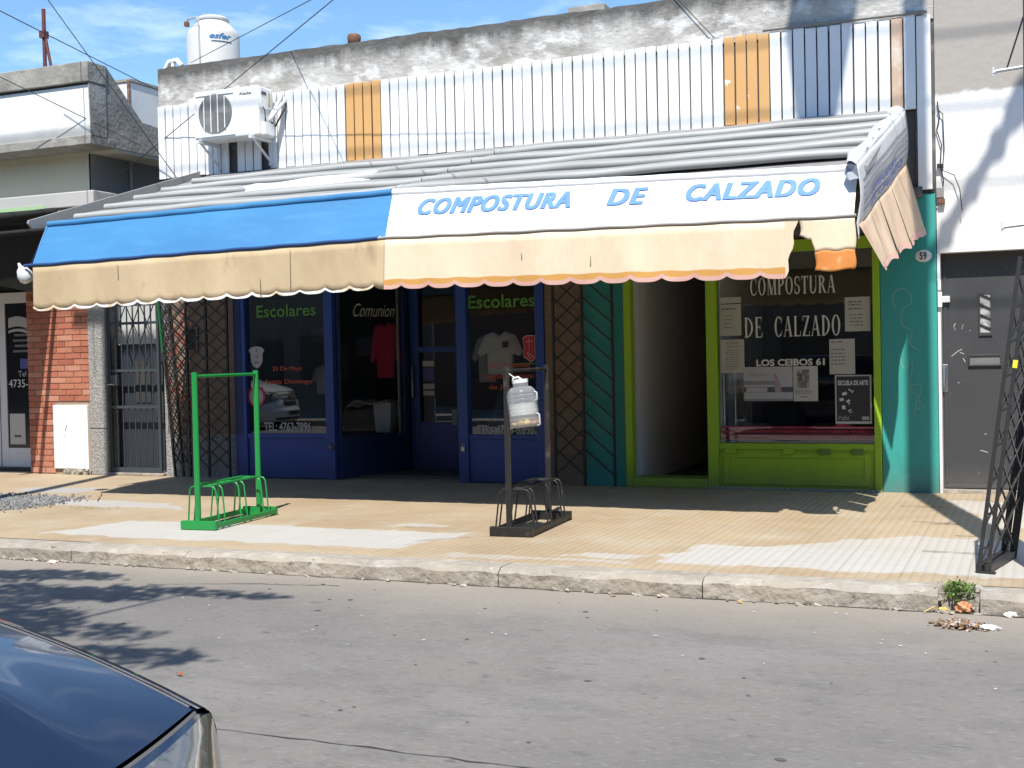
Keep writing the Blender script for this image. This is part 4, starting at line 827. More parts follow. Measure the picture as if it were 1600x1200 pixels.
# ------------------------------------------------------------------ the building on the right
rb = thing('street_house', 'white and grey rendered house with a dark grey street door', 'house', (.5, 0, 0))
B('wall', -.872, 6, .004, .30, 2.39, 6.6, M_rwall, rb); B('wall', .22, 6, .004, .30, 0, 2.389, M_rwall, rb)
B('jamb', -.874, -.848, .002, .16, .0, 2.389, M_rwall, rb); B('door_step', -.848, .22, .02, .30, .001, .03, M_kerb, rb)
B('inner_wall', -.87, 6, .30, 6, 0, 6.4, M_rwall, rb)
rd = MB().box(-.848, .22, .16, .205, .035, 2.389).build('street_door', M_doorg, rb); rd['label'] = 'scratched dark grey metal door'
b = MB(); b.box(-.840, .2, .150, .1595, .04, .075).box(-.83, -.80, .152, .1595, .08, 2.38); b.build('door_trim', M_doorg, rd, bevel=.003)
sl = MB().box(-.50, -.375, .145, .1595, 1.56, 1.59).box(-.50, -.375, .145, .1595, 1.975, 2.005).box(-.50, -.485, .145, .1595, 1.59, 1.975).box(-.39, -.375, .145, .1595, 1.59, 1.975).build('door_window', M_doorg, rd)
B('pane', -.485, -.39, .153, .158, 1.59, 1.975, mat('silver_pane', (.42, .42, .43), .4, [((.1, .1, .1), 14, .5, .6, .8)]), sl)
for k in range(4): MB().bar((-.488, .147, 1.64 + k * .10 + .03), (-.387, .147, 1.60 + k * .10 + .02), .008, .018).build('window_bar', M_black, sl)
ls = MB().box(-.60, -.29, .138, .1595, 1.358, 1.378).box(-.60, -.29, .138, .1595, 1.258, 1.275).box(-.60, -.585, .138, .1595, 1.275, 1.358).box(-.305, -.29, .138, .1595, 1.275, 1.358).build('letter_slot', M_doorg, rd, bevel=.002)
B('flap', -.585, -.305, .15, .1585, 1.275, 1.358, mat('slot_grey', (.16, .16, .16), .5), ls); letters('CARTAS', -.53, -.37, 1.30, 1.335, .1485, mat('embossed_grey', (.24, .24, .24), .5), ls)
B('lock_plate', -.845, -.795, .148, .1595, 1.0, 1.28, M_chrome, rd, .003); MB().tube([(-.83, .15, 1.25), (-.83, .11, 1.25), (-.83, .11, 1.05), (-.83, .15, 1.03)], .011, 8).build('handle', M_chrome, rd, smooth=50)
B('latch', -.846, -.765, .12, .1595, 1.90, 1.965, M_white, rd, .008); B('latch_box', -.872, -.83, -.03, .0015, 1.85, 2.0, M_white, rd, .006); B('latch_box', -.872, -.84, -.02, .0015, 2.02, 2.12, M_white, rd, .006)
b = MB()
for q in ([(-.76, 1.36), (-.70, 1.41), (-.66, 1.43)], [(-.68, 1.40), (-.64, 1.38)], [(-.65, 1.34), (-.63, 1.30)], [(-.72, 1.62), (-.735, 1.66), (-.72, 1.69)], [(-.66, 1.63), (-.645, 1.68)], [(-.5, .42), (-.43, .40)], [(-.46, .58), (-.44, .585)], [(-.7, 1.1), (-.69, 1.09)]):
    for (xa, za), (xb, zb) in zip(q[:-1], q[1:]): b.bar((xa, .1592, za), (xb, .1592, zb), .003, .006)
b.build('scratch', M_paper, rd)
# bracket bars and thin service wires on the white wall
wr = MB().tube([(-.85, -.02, 3.88), (-.83, -.03, 3.72), (-.86, -.02, 3.60), (-.815, -.03, 3.45), (-.83, -.02, 3.25), (-.80, -.03, 3.1), (-.82, -.02, 2.92), (-.87, -.02, 2.85)], .006, 6).build('service_wire', M_cable, None, smooth=60)
tag(wr, 'thin dark service wires dangling down the edge of the white wall', 'wire')
MB().tube([(-.85, -.03, 3.8), (-.80, -.03, 3.75), (-.79, -.03, 3.4), (-.81, -.03, 3.2), (-.70, -.05, 3.14), (-.65, -.06, 3.0), (-.63, -.06, 2.78)], .005, 6).build('loose_wire', M_cable, wr, smooth=60)
B('junction_clip', -.86, -.80, -.05, .003, 3.23, 3.265, M_black, wr, .004); B('junction_box', -.87, -.80, -.04, .003, 2.93, 3.03, M_lgrey, wr, .004); B('clip', -.85, -.79, -.05, .003, 2.87, 2.92, M_rust, wr, .004)

# ------------------------------------------------------------------ air conditioner on the slatted wall
ac = thing('air_conditioner', 'white outdoor air conditioner on brackets in front of the white planks', 'air conditioner', (-8.97, -.28, 4.15))
x0, x1, y0, y1, z0, z1 = -9.44, -8.505, -.45, -.13, 4.175, 4.765
MB().box(x0, x1, y0, y1, z0, z1).build('casing', M_acw, ac, bevel=.018)
b = MB(); b.box(x0 + .02, x0 + .60, y0 - .012, y0 + .001, z0 + .03, z0 + .05).box(x0 + .02, x0 + .60, y0 - .012, y0 + .001, z1 - .06, z1 - .04).box(x0 + .015, x0 + .035, y0 - .012, y0 + .001, z0 + .05, z1 - .06).box(x0 + .585, x0 + .605, y0 - .012, y0 + .001, z0 + .05, z1 - .06); b.build('front_ridge', M_acw, ac, bevel=.003)
cx, cz, R_ = -9.125, 4.488, .243
MY = Matrix.Translation((cx, y0 - .006, cz)) @ Matrix.Rotation(pi / 2, 4, 'X')
MB().lathe([(.001, 0), (R_, 0), (R_, .004), (.001, .004)], (0, 0, 0), 40, MY).build('fan_opening', M_acd, ac)
fn = MB()
for k in range(5):
    a = k * 2 * pi / 5
    fn.add([(cx + .05 * cos(a), y0 - .012, cz + .05 * sin(a)), (cx + .2 * cos(a - .15), y0 - .0125, cz + .2 * sin(a - .15)), (cx + .2 * cos(a + .6), y0 - .0125, cz + .2 * sin(a + .6)), (cx + .05 * cos(a + 1.0), y0 - .012, cz + .05 * sin(a + 1.0))], [(0, 1, 2, 3)])
fn.build('fan_blade', mat('fan_blade_grey', (.22, .22, .22), .5), ac)
gr = MB()
for k in range(1, 17):
    r = R_ * k / 16.5; gr.tube([(cx + r * cos(2 * pi * i / 28), y0 - .018, cz + r * sin(2 * pi * i / 28)) for i in range(29)], .0016, 4, cap=False)
tag(gr.build('grille_wire', mat('grille_grey', (.30, .30, .30), .5), ac), kind='stuff')
for dx in (-.15, -.05, .05, .15):
    h = sqrt(R_ ** 2 - dx ** 2); B('grille_bar', cx + dx - .0055, cx + dx + .0055, y0 - .028, y0 - .02, cz - h, cz + h, M_acw, ac)
letters('Alaska', -8.775, -8.60, 4.665, 4.705, y0 - .003, M_ink, ac, bold=.02); letters('**', -8.70, -8.65, 4.715, 4.73, y0 - .003, M_ink, ac)
B('service_cover', x1, x1 + .012, -.42, -.18, 4.50, 4.745, M_acw, ac, .004); B('vent_slot', x1 + .0125, x1 + .016, -.40, -.30, 4.66, 4.70, M_ink, ac); B('rating_label', x1 + .0125, x1 + .015, -.26, -.22, 4.54, 4.70, mat('yellowed_label', (.5, .42, .22), .7), ac)
B('valve_cover', x1, x1 + .06, -.40, -.20, 4.18, 4.33, M_acw, ac, .008)
for k, (a, c) in enumerate((((-8.47, -.25, 4.50), (-8.40, -.12, 4.66)), ((-8.47, -.30, 4.42), (-8.36, -.1, 4.62)), ((-8.46, -.2, 4.36), (-8.35, -.09, 4.56)))):
    MB().tube([(-8.49, -.3 + .05 * k, 4.30 + .03 * k), (a[0] + .02, a[1], a[2] - .06), ((a[0] + c[0]) / 2 + .03, (a[1] + c[1]) / 2, (a[2] + c[2]) / 2), c, (c[0] - .03, -.06, c[2] + .05)], .021 if k < 2 else .012, 8).build('hose', M_pipe if k < 2 else M_cable, ac, smooth=60)
MB().tube([(-8.50, -.36, 4.52), (-8.46, -.38, 4.46), (-8.47, -.36, 4.36), (-8.49, -.34, 4.3)], .008, 6).build('hose', M_cable, ac, smooth=60)
for x in (-9.36, -8.60):
    br = MB().box(x - .02, x + .02, -.50, -.056, 4.135, 4.172).box(x - .02, x + .02, -.085, -.056, 3.86, 4.135); br.bar((x, -.44, 4.14), (x, -.07, 3.90), .03, .012); br.build('bracket', M_alu, ac)

# ------------------------------------------------------------------ two bicycle racks
def rack(name, label, p0, ang, mt, foot, L_=1.09, W_=.35, H_=1.37, seed=1):
    rnd = random.Random(seed); g = thing(name, label, 'bike rack', (p0[0], p0[1], .004), ang, None)
    def bl(mb, nm, sm=None, bv=0): return mb.build(nm, mt, g, smooth=sm, bevel=bv, local=True)
    # local frame: x across, y along the rack away from the street
    bl(MB().box(0, W_, 0, .05, 0, .075), 'base_channel', bv=.004); bl(MB().box(0, W_, L_ - .05, L_, 0, .075), 'base_channel', bv=.004)
    bl(MB().box(W_ - .032, W_ - .002, .05, L_ - .05, .01, .055), 'base_rail', bv=.004); bl(MB().box(.002, .032, .05, L_ - .05, .01, .055), 'base_rail', bv=.004)
    for y in (.025, L_ - .025): bl(MB().tube([(.165, y, .03), (.165, y, H_)], .026, 12), 'post', 50)
    bl(MB().tube([(.165, .03, H_ - .035), (.165, L_ - .03, H_ - .035)], .014, 8), 'top_rail', 50)
    for y in (.10, .19, .46, .57, .86, .95):
        lean = rnd.uniform(-.012, .012); wb = W_ / 2 - .016; wt = .10; h = .37; c = W_ / 2
        pts = [(c - wb, y, .03), (c - wt - .03, y + lean, h - .035), (c - wt - .012, y + lean, h - .008), (c - wt + .02, y + lean, h), (c + wt - .02, y + lean, h), (c + wt + .012, y + lean, h - .008), (c + wt + .03, y + lean, h - .035), (c + wb, y, .03)]
        bl(MB().tube(pts, .0072, 8), 'hoop', 60)
    for dx in (-.075, .075): bl(MB().box(W_ / 2 + dx - .022, W_ / 2 + dx + .022, .16, .90, .372, .386), 'top_bar', bv=.002)
    return g
rack('bike_rack', 'green painted bike rack with two tall posts standing in the sun', (-6.885, -4.185), radians(4.5), M_green, 0)
rk = rack('bike_rack', 'black bike rack with a plastic jug hanging from its front post', (-4.075, -3.860), radians(3.5), mat('scuffed_black_paint', (.014, .0135, .013), .5, [((.09, .06, .045), 11, .58, .68, .7), ((.22, .2, .19), 23, .70, .76, .7)]), 0, L_=1.10, W_=.37, seed=5)
# jug
TJ = Matrix.Translation((-3.765, -3.80, .885)) @ Euler((0, radians(-6), 0)).to_matrix().to_4x4()
M_jug = bpy.data.materials.new('milky_jug_plastic'); M_jug.use_nodes = True
t = M_jug.node_tree; p = pnode(M_jug); p.inputs['Base Color'].default_value = (.50, .52, .55, 1); p.inputs['Roughness'].default_value = .25
t2 = N(t, 'ShaderNodeBsdfTransparent'); ms = N(t, 'ShaderNodeMixShader'); ms.inputs[0].default_value = .44; o_ = next(n for n in t.nodes if n.type == 'OUTPUT_MATERIAL')
tl_ = N(t, 'ShaderNodeBsdfTranslucent'); tl_.inputs[0].default_value = (.8, .82, .84, 1); ms2 = N(t, 'ShaderNodeMixShader'); ms2.inputs[0].default_value = .45
t.links.new(p.outputs[0], ms2.inputs[1]); t.links.new(tl_.outputs[0], ms2.inputs[2])
t.links.new(t2.outputs[0], ms.inputs[1]); t.links.new(ms2.outputs[0], ms.inputs[2]); t.links.new(ms.outputs[0], o_.inputs[0])
prof = [(.0, 0), (.108, 0), (.118, .012)]
z = .02
for k in range(8):
    prof += [(.121, z), (.121, z + .022), (.116, z + .027)]; z += .031
prof += [(.118, .27), (.108, .295), (.085, .318), (.062, .326), (.062, .36), (.058, .362), (.0, .362)]
jg = MB().lathe(prof, (0, 0, 0), 32).xf(TJ).build('jug', M_jug, None, smooth=50); tag(jg, 'milky ribbed plastic jug with yellow bits inside hung on the black rack', 'jug')
jl = MB().tube([TJ @ Vector((-.06, 0, .35)), TJ @ Vector((-.05, -.02, .40)), TJ @ Vector((.0, -.03, .405)), TJ @ Vector((.05, -.02, .36))], .007, 6).build('handle', M_white, jg, smooth=60)
MB().lathe([(.0, .36), (.064, .355), (.066, .385), (.0, .387)], (0, 0, 0), 24).xf(TJ).build('lid', mat('jug_lid', (.70, .71, .72), .4), jg, smooth=40)
for sx, za, zb in ((1, .20, .275), (1, .0, .10), (-1, .0, .07)):
    MB().tube([TJ @ Vector((sx * .118, -.02, za)), TJ @ Vector((sx * .138, -.02, za + .01)), TJ @ Vector((sx * .138, -.02, zb - .01)), TJ @ Vector((sx * .12, -.02, zb))], .008, 6).build('clip', mat('grey_clip', (.42, .43, .45), .5), jg, smooth=60)
b = MB(); c2 = MB()
for k in range(30):
    (b if k % 4 else c2).lathe([(.0, -.016), (.018, -.008), (.02, .004), (.0, .018)], (0, 0, 0), 7, TJ @ Matrix.Translation((random.uniform(-.075, .085), random.uniform(-.08, .08), .03 + random.uniform(0, .02))))
tag(b.build('yellow_bits', mat('yellow_sweets', (.75, .52, .04), .5), jg), kind='stuff'); tag(c2.build('pink_bits', mat('pink_sweets', (.75, .25, .22), .5), jg), kind='stuff')
MB().lathe([(.0, .10), (.110, .10), (.110, .19), (.0, .19)], (0, 0, 0), 24).xf(TJ).build('paper_wrap', mat('pale_liner', (.50, .50, .46), .6), jg, smooth=40)
tag(MB().tube([(-3.905, -3.83, 1.33), (-3.87, -3.82, 1.30), (-3.83, -3.81, 1.275), TJ @ Vector((-.045, -.02, .405))], .004, 6).build('string', M_white, None), 'white string tying the jug to the black rack post', 'string')
tag(MB().bar((-3.80, -2.79, .93), (-3.84, -2.84, .70), .05, .03).build('bracket_plate', M_black, rk), 'dark plate')if False else None

# ------------------------------------------------------------------ black lattice frame by the kerb on the right
lf = thing('lattice_frame', 'tall black metal lattice frame leaning by the kerb in front of the grey door', 'metal frame', (-.25, -4.2, 0))
def LP(s, u, h):     # s: side 0 left / 1 right, u: 0 front .. 1 rear, h height
    x = -.345 + .055 * s + .14 * u + .135 * h; y = -4.535 + .66 * u + .06 * h; return (x - .0, y, h)
Ht = 2.02
for s in (0, 1):
    for u in (0, 1): MB().bar(LP(s, u, .0), LP(s, u, Ht), .026 if u == 0 else .05, .026 if u == 0 else .04).build('upright', M_black, lf)
    MB().bar(LP(s, 0, .03), LP(s, 1, .03), .04, .045).build('base_bar', M_black, lf); MB().bar(LP(s, 0, Ht - .02), LP(s, 1, Ht - .02), .022, .022).build('top_bar', M_black, lf)
    for k in range(8):
        h0 = .05 + k * .24; h1 = h0 + .40
        if h1 < Ht:
            MB().bar(LP(s, 0, h0), LP(s, 1, h1), .010, .014).build('brace', M_black, lf); MB().bar(LP(s, 1, h0 + .02), LP(s, 0, h1 + .02), .010, .014).build('brace', M_black, lf)
for k in range(9):
    h = .15 + k * .22
    for u in (0, 1): MB().bar(LP(0, u, h), LP(1, u, h + .03), .012, .012).build('rung', M_black, lf)
MB().bar(LP(0, 0, .0), (-.24, -4.56, .0), .03, .03).build('foot', M_black, lf)
e_ = LP(1, 0, Ht + .02); MB().tube([(e_[0] + .022 * cos(a), e_[1], e_[2] + .022 * sin(a)) for a in [i * pi / 6 for i in range(13)]], .007, 6).build('eye_bolt', M_black, lf, smooth=60)
MB().bar(LP(1, 0, 1.31), LP(1, 0, 1.36), .028, .028).build('yellow_tape', mat('yellow_tape', (.75, .65, .03), .5), lf)

# ------------------------------------------------------------------ utility poles and overhead cables
up = thing('utility_pole', 'grey concrete utility pole at the kerb by the lattice frame', 'utility pole', (.095, -4.30, 0))
MB().tube([(.095, -4.3, -.1), (.095, -4.3, 4), (.095, -4.3, 12.6)], [.150, .134, .105], 20).build('shaft', M_wood, up, smooth=60)
for z, xa in ((3.235, -.222), (2.225, -.183)):
    MB().tube([(xa, -4.3, z - .012), (xa + .02, -4.3, z), (.0, -4.3, z + .012)], .012, 6).build('bracket_bar', M_alu, up); MB().tube([(xa, -4.3, z - .03), (xa, -4.3, z + .03)], .008, 6).build('bracket_bar', M_alu, up)
MB().tube([(-.145, -4.3, 3.23), (-.02, -4.3, 3.62)], .006, 6).build('guy_wire', M_cable, up)
MB().tube([(.11, -4.3, 9.0), (.42, -4.3, 9.55), (.75, -4.3, 10.12), (1.05, -4.3, 10.62)], [.05, .06, .055, .065], 12).build('lamp_arm', M_wood, up, smooth=60)
for q, r in ((.28, .078), (.55, .072), (.80, .085)): 
    p_ = Vector((.11, -4.3, 9.0)).lerp(Vector((1.05, -4.3, 10.62)), q); MB().lathe([(0, -.08), (r, -.06), (r, .06), (0, .08)], (0, 0, 0), 10).xf(Matrix.Translation(p_)).build('clamp', M_wood, up)
MB().tube([(1.0, -4.3, 10.55), (1.12, -4.3, 10.75), (1.3, -4.3, 11.0)], [.10, .13, .07], 12).build('lamp_head', M_wood, up, smooth=60)
MB().prism([(-.98, 10.55), (-.70, 10.50), (-.42, 11.9), (-1.12, 11.9)], -4.55, -4.15, 'y').build('transformer', M_wood, up, bevel=.03); MB().box(-1.1, .2, -4.36, -4.24, 11.9, 12.05).build('cross_arm', M_wood, up)
u2 = thing('utility_pole', 'slim grey utility pole at the kerb beyond the left edge of the photo', 'utility pole', (-10.02, -4.55, 0))
MB().tube([(-10.02, -4.55, -.1), (-10.02, -4.55, 11)], [.11, .085], 16).build('shaft', M_wood, u2, smooth=60); B('cross_arm', -10.6, -9.4, -4.6, -4.5, 9.3, 9.4, M_wood, u2)
def cable(a, c, r, label, ext0=0, ext1=0, sag=.0):
    a, c = Vector(a), Vector(c); d = c - a; p0 = a - d * ext0; p1 = c + d * ext1
    P = [p0.lerp(p1, i / 14) - Vector((0, 0, sag * 4 * (i / 14) * (1 - i / 14))) for i in range(15)]
    return tag(MB().tube(P, r, 6).build('overhead_cable', M_cable, None, smooth=60), label, 'cable', 'overhead cables')
cable((-10.955, -2, 5.571), (-12.313, 2.5, 5.642), .006, 'thin cable crossing the sky from the far left down to the rear house', .15, .35)
cable((-11.265, -0.900, 6.018), (-9.952, -.05, 3.717), .0065, 'thick dark cable running down across the grey side of the cornice to the awning roof', .25, 0)
cable((-7.175, -0.900, 5.481), (-11.90, .42, 3.70), .0055, 'dark cable sloping down across the cream upper wall of the left house', .4, 0)
cable((-12.388, -0.600, 5.246), (-10.939, .4, 4.371), .006, 'dark cable passing in front of the air conditioner fan', .3, 0)
cable((-7.404, -1, 5.485), (-12.30, 3.30, 6.24), .005, 'thin cable rising from the parapet corner past the water tank', .7, 0)
cable((-3.52, -.05, 5.30), (-3.06, -.06, 4.76), .005, 'short dark cable hanging over the parapet by the second orange planks', 0, 0)
for y, z, wd_ in ((-4.3, 8.9, 'lowest'), (-4.35, 9.9, 'second lowest'), (-4.25, 10.5, 'second highest'), (-4.3, 11.3, 'highest')):
    cable((-60, y, z + .3), (40, y, z), .014, wd_ + ' of the street cables strung between the utility poles', 0, 0, 0)

# ------------------------------------------------------------------ notices and posters on the green shop window
def sheet(name, label, cat, x0, x1, z0, z1, mt, y=.022, tilt=0): 
    o = MB().grid(lambda a, c: (x0 + (x1 - x0) * a, y + .003 * sin(3 * a + z0 * 9) * c, z0 + (z1 - z0) * c), 4, 4).build(name, mt, None); return tag(o, label, cat, None)
def print_lines(o, x0, x1, zs, y, h=.008, mt=None, nm='print'):
    b = MB()
    for z in zs:
        x = x0
        while x < x1:
            w = random.uniform(.012, .05); b.poly([(x, y, z), (min(x + w, x1), y, z), (min(x + w, x1), y, z + h), (x, y, z + h)]); x += w + .012
        x1 -= 0
    tag(b.build(nm, mt or M_ink, o), kind='stuff')
n1 = sheet('notice', 'pale typed notice in the green window beside the word COMPOSTURA', 'notice', -3.069, -2.844, 1.624, 1.955, M_paper2); print_lines(n1, -3.05, -2.90, (1.90,), .019, .014); print_lines(n1, -3.03, -2.93, (1.83, 1.79, 1.75, 1.71), .019)
n1b = sheet('paper_strip', 'short paper strip above the typed notice in the green window', 'paper strip', -3.070, -2.843, 1.968, 2.032, M_paper2)
n2 = sheet('notice', 'pale price list in the green window below the word DE', 'notice', -3.069, -2.817, 1.229, 1.583, M_paper2, .020); print_lines(n2, -3.0, -2.87, (1.55, 1.535, 1.505), .017, .006); print_lines(n2, -3.02, -2.88, [1.47 - .025 * k for k in range(9)], .017, .005)
n3 = sheet('notice', 'pale bullet list notice right of the word CALZADO', 'notice', -1.776, -1.524, 1.636, 1.985, M_paper2); print_lines(n3, -1.74, -1.60, (1.93, 1.90, 1.86), .019, .012); print_lines(n3, -1.73, -1.60, (1.80, 1.765, 1.73, 1.695), .019, .009)
n4 = sheet('notice', 'pale bullet list notice above the black school poster', 'notice', -1.937, -1.682, 1.200, 1.561, M_paper2); print_lines(n4, -1.92, -1.80, (1.525,), .019, .012); print_lines(n4, -1.92, -1.78, (1.45, 1.41, 1.375, 1.34, 1.30), .019, .009)
pt = sheet('advert_poster', 'pale advert with a pinkish tube in the green window', 'poster', -2.828, -2.316, .928, 1.288, mat('pale_grey_paper', (.42, .43, .45), .7), .022)
b = MB(); b.poly([(-2.828, .019, 1.02), (-2.316, .019, 1.02), (-2.316, .019, 1.075), (-2.828, .019, 1.075)]); b.build('dark_band', mat('dark_grey_print', (.09, .09, .11), .7), pt)
b = MB(); b.poly([(-2.80, .0185, 1.024), (-2.58, .0185, 1.024), (-2.58, .0185, 1.071), (-2.80, .0185, 1.071)]); b.build('pale_box', mat('pale_grey_paper', (.42, .43, .45), .7), pt)
b = MB(); b.poly([(-2.828, .0188, 1.10), (-2.50, .0188, 1.10), (-2.50, .0188, 1.14), (-2.828, .0188, 1.14)]); b.poly([(-2.828, .0188, .928), (-2.316, .0188, .928), (-2.316, .0188, .95), (-2.828, .0188, .95)]); b.build('grey_band', mat('mid_grey_print', (.24, .24, .25), .7), pt)
b = MB(); b.poly([(-2.50, .018, 1.02), (-2.43, .018, 1.02), (-2.44, .018, 1.10), (-2.49, .018, 1.22), (-2.51, .018, 1.22)]); b.build('tube_picture', mat('pinkish_print', (.36, .28, .34), .7), pt)
letters('Zapatos', -2.80, -2.57, 1.18, 1.23, .0185, mat('faint_print', (.33, .33, .36), .7), pt, shear=.2); print_lines(pt, -2.81, -2.6, (1.255, ), .0185, .006, mat('faint_print', (.33, .33, .36), .7))
ph = sheet('photo_notice', 'white notice with a small black and white photo in the green window', 'notice', -2.310, -2.058, .925, 1.288, M_paper); B('photo_print', -2.27, -2.145, .018, .0215, 1.06, 1.255, mat('photo_grey', (.16, .16, .16), .6, [((.38, .38, .38), 13, .46, .54, .9), ((.04, .04, .04), 9, .52, .6, .8)]), ph); print_lines(ph, -2.29, -2.12, (1.035, 1.02, 1.005), .0185, .005); print_lines(ph, -2.23, -2.17, (.965,), .0185, .01)
ar = sheet('school_poster', 'black poster with white border reading ESCUELA DE ARTE', 'poster', -1.886, -1.523, .690, 1.190, M_paper, .022)
B('dark_field', -1.870, -1.541, .0185, .0215, .716, 1.176, M_inkd, ar); letters('ESCUELA DE ARTE', -1.855, -1.555, 1.085, 1.135, .0165, M_wtxt, ar, bold=.03)
b = MB()
for (x, z, w, h, a) in ((-1.79, 1.0, .05, .03, .4), (-1.735, 1.035, .04, .012, -.6), (-1.82, .94, .045, .03, .2), (-1.755, .925, .04, .022, .7), (-1.80, .86, .035, .04, .1), (-1.74, .83, .04, .01, .5), (-1.745, .90, .025, .012, 1.0), (-1.71, 1.02, .03, .01, .9), (-1.73, .81, .035, .008, .2)):
    P = [(-w / 2, -h / 2), (w / 2, -h / 2), (w / 2 * .8, h / 2), (-w / 2, h / 2)]; b.poly([(x + p[0] * cos(a) - p[1] * sin(a), .0165, z + p[0] * sin(a) + p[1] * cos(a)) for p in P])
b.build('drawing', M_wtxt, ar); print_lines(ar, -1.855, -1.65, (.775,), .0165, .007); print_lines(ar, -1.855, -1.75, (.755, .735), .0165, .006, M_wtxt); B('logo', -1.62, -1.55, .0165, .018, .73, .765, M_stxt, ar)
# printed red cloth strip along the bottom of the window
rs = MB().grid(lambda a, c: (-3.09 + 1.59 * a, .06 + .012 * sin(a * 40) * c, .52 + .14 * c + (.09 * exp(-((a - .80) / .03) ** 2) * c)), 90, 2).build('cloth_strip', mat('red_print_cloth', (.60, .06, .10), .85), None); tag(rs, 'red cloth strip with dark dots along the bottom of the green window', 'cloth')
b = MB()
for k in range(60):
    for r in range(3):
        x = -3.07 + k * .0262 + (r % 2) * .013; z = .545 + r * .042; b.poly([(x + .0105 * cos(a * pi / 3), .045, z + .013 * sin(a * pi / 3)) for a in range(6)])
tag(b.build('dots', mat('black_print', (.02, .015, .015), .85), rs), kind='stuff')
# shelf rack behind the left edge of the green window
sr = thing('wire_shelf', 'thin metal shelf rack inside the green window behind the left notices', 'shelf', (-2.98, .5, .02))
for x in (-3.08, -2.96): MB().tube([(x, .2, .02), (x, .2, 1.3)], .007, 6).build('upright', M_chrome, sr)
for z in (.58, .72, .92, 1.02, 1.2): MB().tube([(-3.08, .2, z), (-2.96, .2, z)], .006, 6).build('rung', M_chrome, sr)
cu = MB().grid(lambda a, c: (-2.95 + .15 * a, .30 + .015 * sin(a * 28), .5 + .85 * c), 30, 2).build('curtain', mat('grey_net', (.14, .14, .14), .9), None); tag(cu, 'narrow grey pleated curtain behind the advert in the green window', 'curtain')

# ------------------------------------------------------------------ things in the blue shop
def garment(name, label, cat, pts, y, mt, thick=.05):
    c = (sum(p[0] for p in pts) / len(pts), sum(p[1] for p in pts) / len(pts)); b = MB(); n = len(pts)
    vs = []; 
    for d, s in ((-thick, .55), (-thick * .6, .9), (0, 1.0), (thick * .6, .9)):
        for p_ in pts: vs.append((c[0] + (p_[0] - c[0]) * s, y + d + .012 * sin(p_[0] * 30 + p_[1] * 3), c[1] + (p_[1] - c[1]) * s))
    fs = [tuple(range(n))[::-1]] + [(r * n + i, r * n + (i + 1) % n, (r + 1) * n + (i + 1) % n, (r + 1) * n + i) for r in range(3) for i in range(n)] + [tuple(3 * n + i for i in range(n))]
    o = b.add(vs, fs).build(name, mt, None, smooth=70); return tag(o, label, cat)
def tee(xc, zc, w, h, sleeve, slz):
    return [(xc - w * .33, zc - h), (xc + w * .33, zc - h), (xc + w * .35, zc - slz - .02), (xc + w * .5, zc - sleeve), (xc + w * .58, zc - sleeve + .05), (xc + w * .40, zc - .03), (xc + w * .14, zc + .02), (xc, zc - .03), (xc - w * .14, zc + .02), (xc - w * .40, zc - .03), (xc - w * .58, zc - sleeve + .05), (xc - w * .5, zc - sleeve), (xc - w * .35, zc - slz - .02)]
dr = garment('dress', 'dark red long sleeved dress hanging behind the slanted window', 'dress', tee(-7.66, 1.915, .40, .70, .52, .15), 1.02, mat('bright_red_cloth', (.40, .02, .05), .9))
ts = garment('shirt', 'white short sleeved shirt with a dark pocket mark behind the right blue window', 'shirt', tee(-5.80, 1.74, .50, .50, .28, .20), .42, M_tshirt); B('pocket_mark', -5.73, -5.67, .33, .345, 1.56, 1.63, M_darkcloth, ts)
garment('shirt', 'grey white shirt half seen at the left edge of the right blue window', 'shirt', tee(-6.05, 1.70, .34, .55, .3, .2), .6, mat('grey_cotton', (.25, .25, .26), .9))
garment('skirt', 'dark pleated skirt low behind the right blue window', 'skirt', [(-5.98, .62), (-5.30, .62), (-5.42, 1.02), (-5.85, 1.02)], .45, M_darkcloth)
garment('shirt', 'pale school shirt low behind the left blue window', 'shirt', tee(-8.42, 1.38, .40, .36, .2, .14), .8, mat('grey_cotton', (.25, .25, .26), .9))
tb = thing('stool', 'white stool with a white cloth on top inside the blue shop', 'stool', (-7.95, 1.4, .5))
MB().prism([(-7.965, .50), (-7.755, .50), (-7.735, .885), (-7.99, .885)], 1.25, 1.45, 'y').build('side', mat('white_board', (.8, .8, .8), .6), tb); MB().grid(lambda a, c: (-8.33 + .60 * a, 1.15 + .45 * c, .89 + .02 * sin(a * 8) + .015 * sin(c * 7) - .06 * max(0, .12 - a) * 8), 14, 6).build('cloth', M_tshirt, tb, solid=.01, smooth=60); B('shelf', -8.6, -7.5, 1.1, 1.5, .40, .495, M_dark_in, tb)
for i, (x, z, w, h, c) in enumerate(((-8.9, 1.9, .3, .2, M_darkcloth), (-8.2, 1.75, .35, .25, M_darkcloth), (-5.5, 1.9, .3, .14, M_darkcloth))):
    tag(B('folded_cloth', x, x + w, 1.2, 1.5, z - h, z, c, None, .02), ('stack of dark folded cloth high at the left in the blue shop', 'stack of dark folded cloth high in the middle of the left blue window', 'stack of dark folded cloth high behind the right blue window')[i], 'folded cloth')
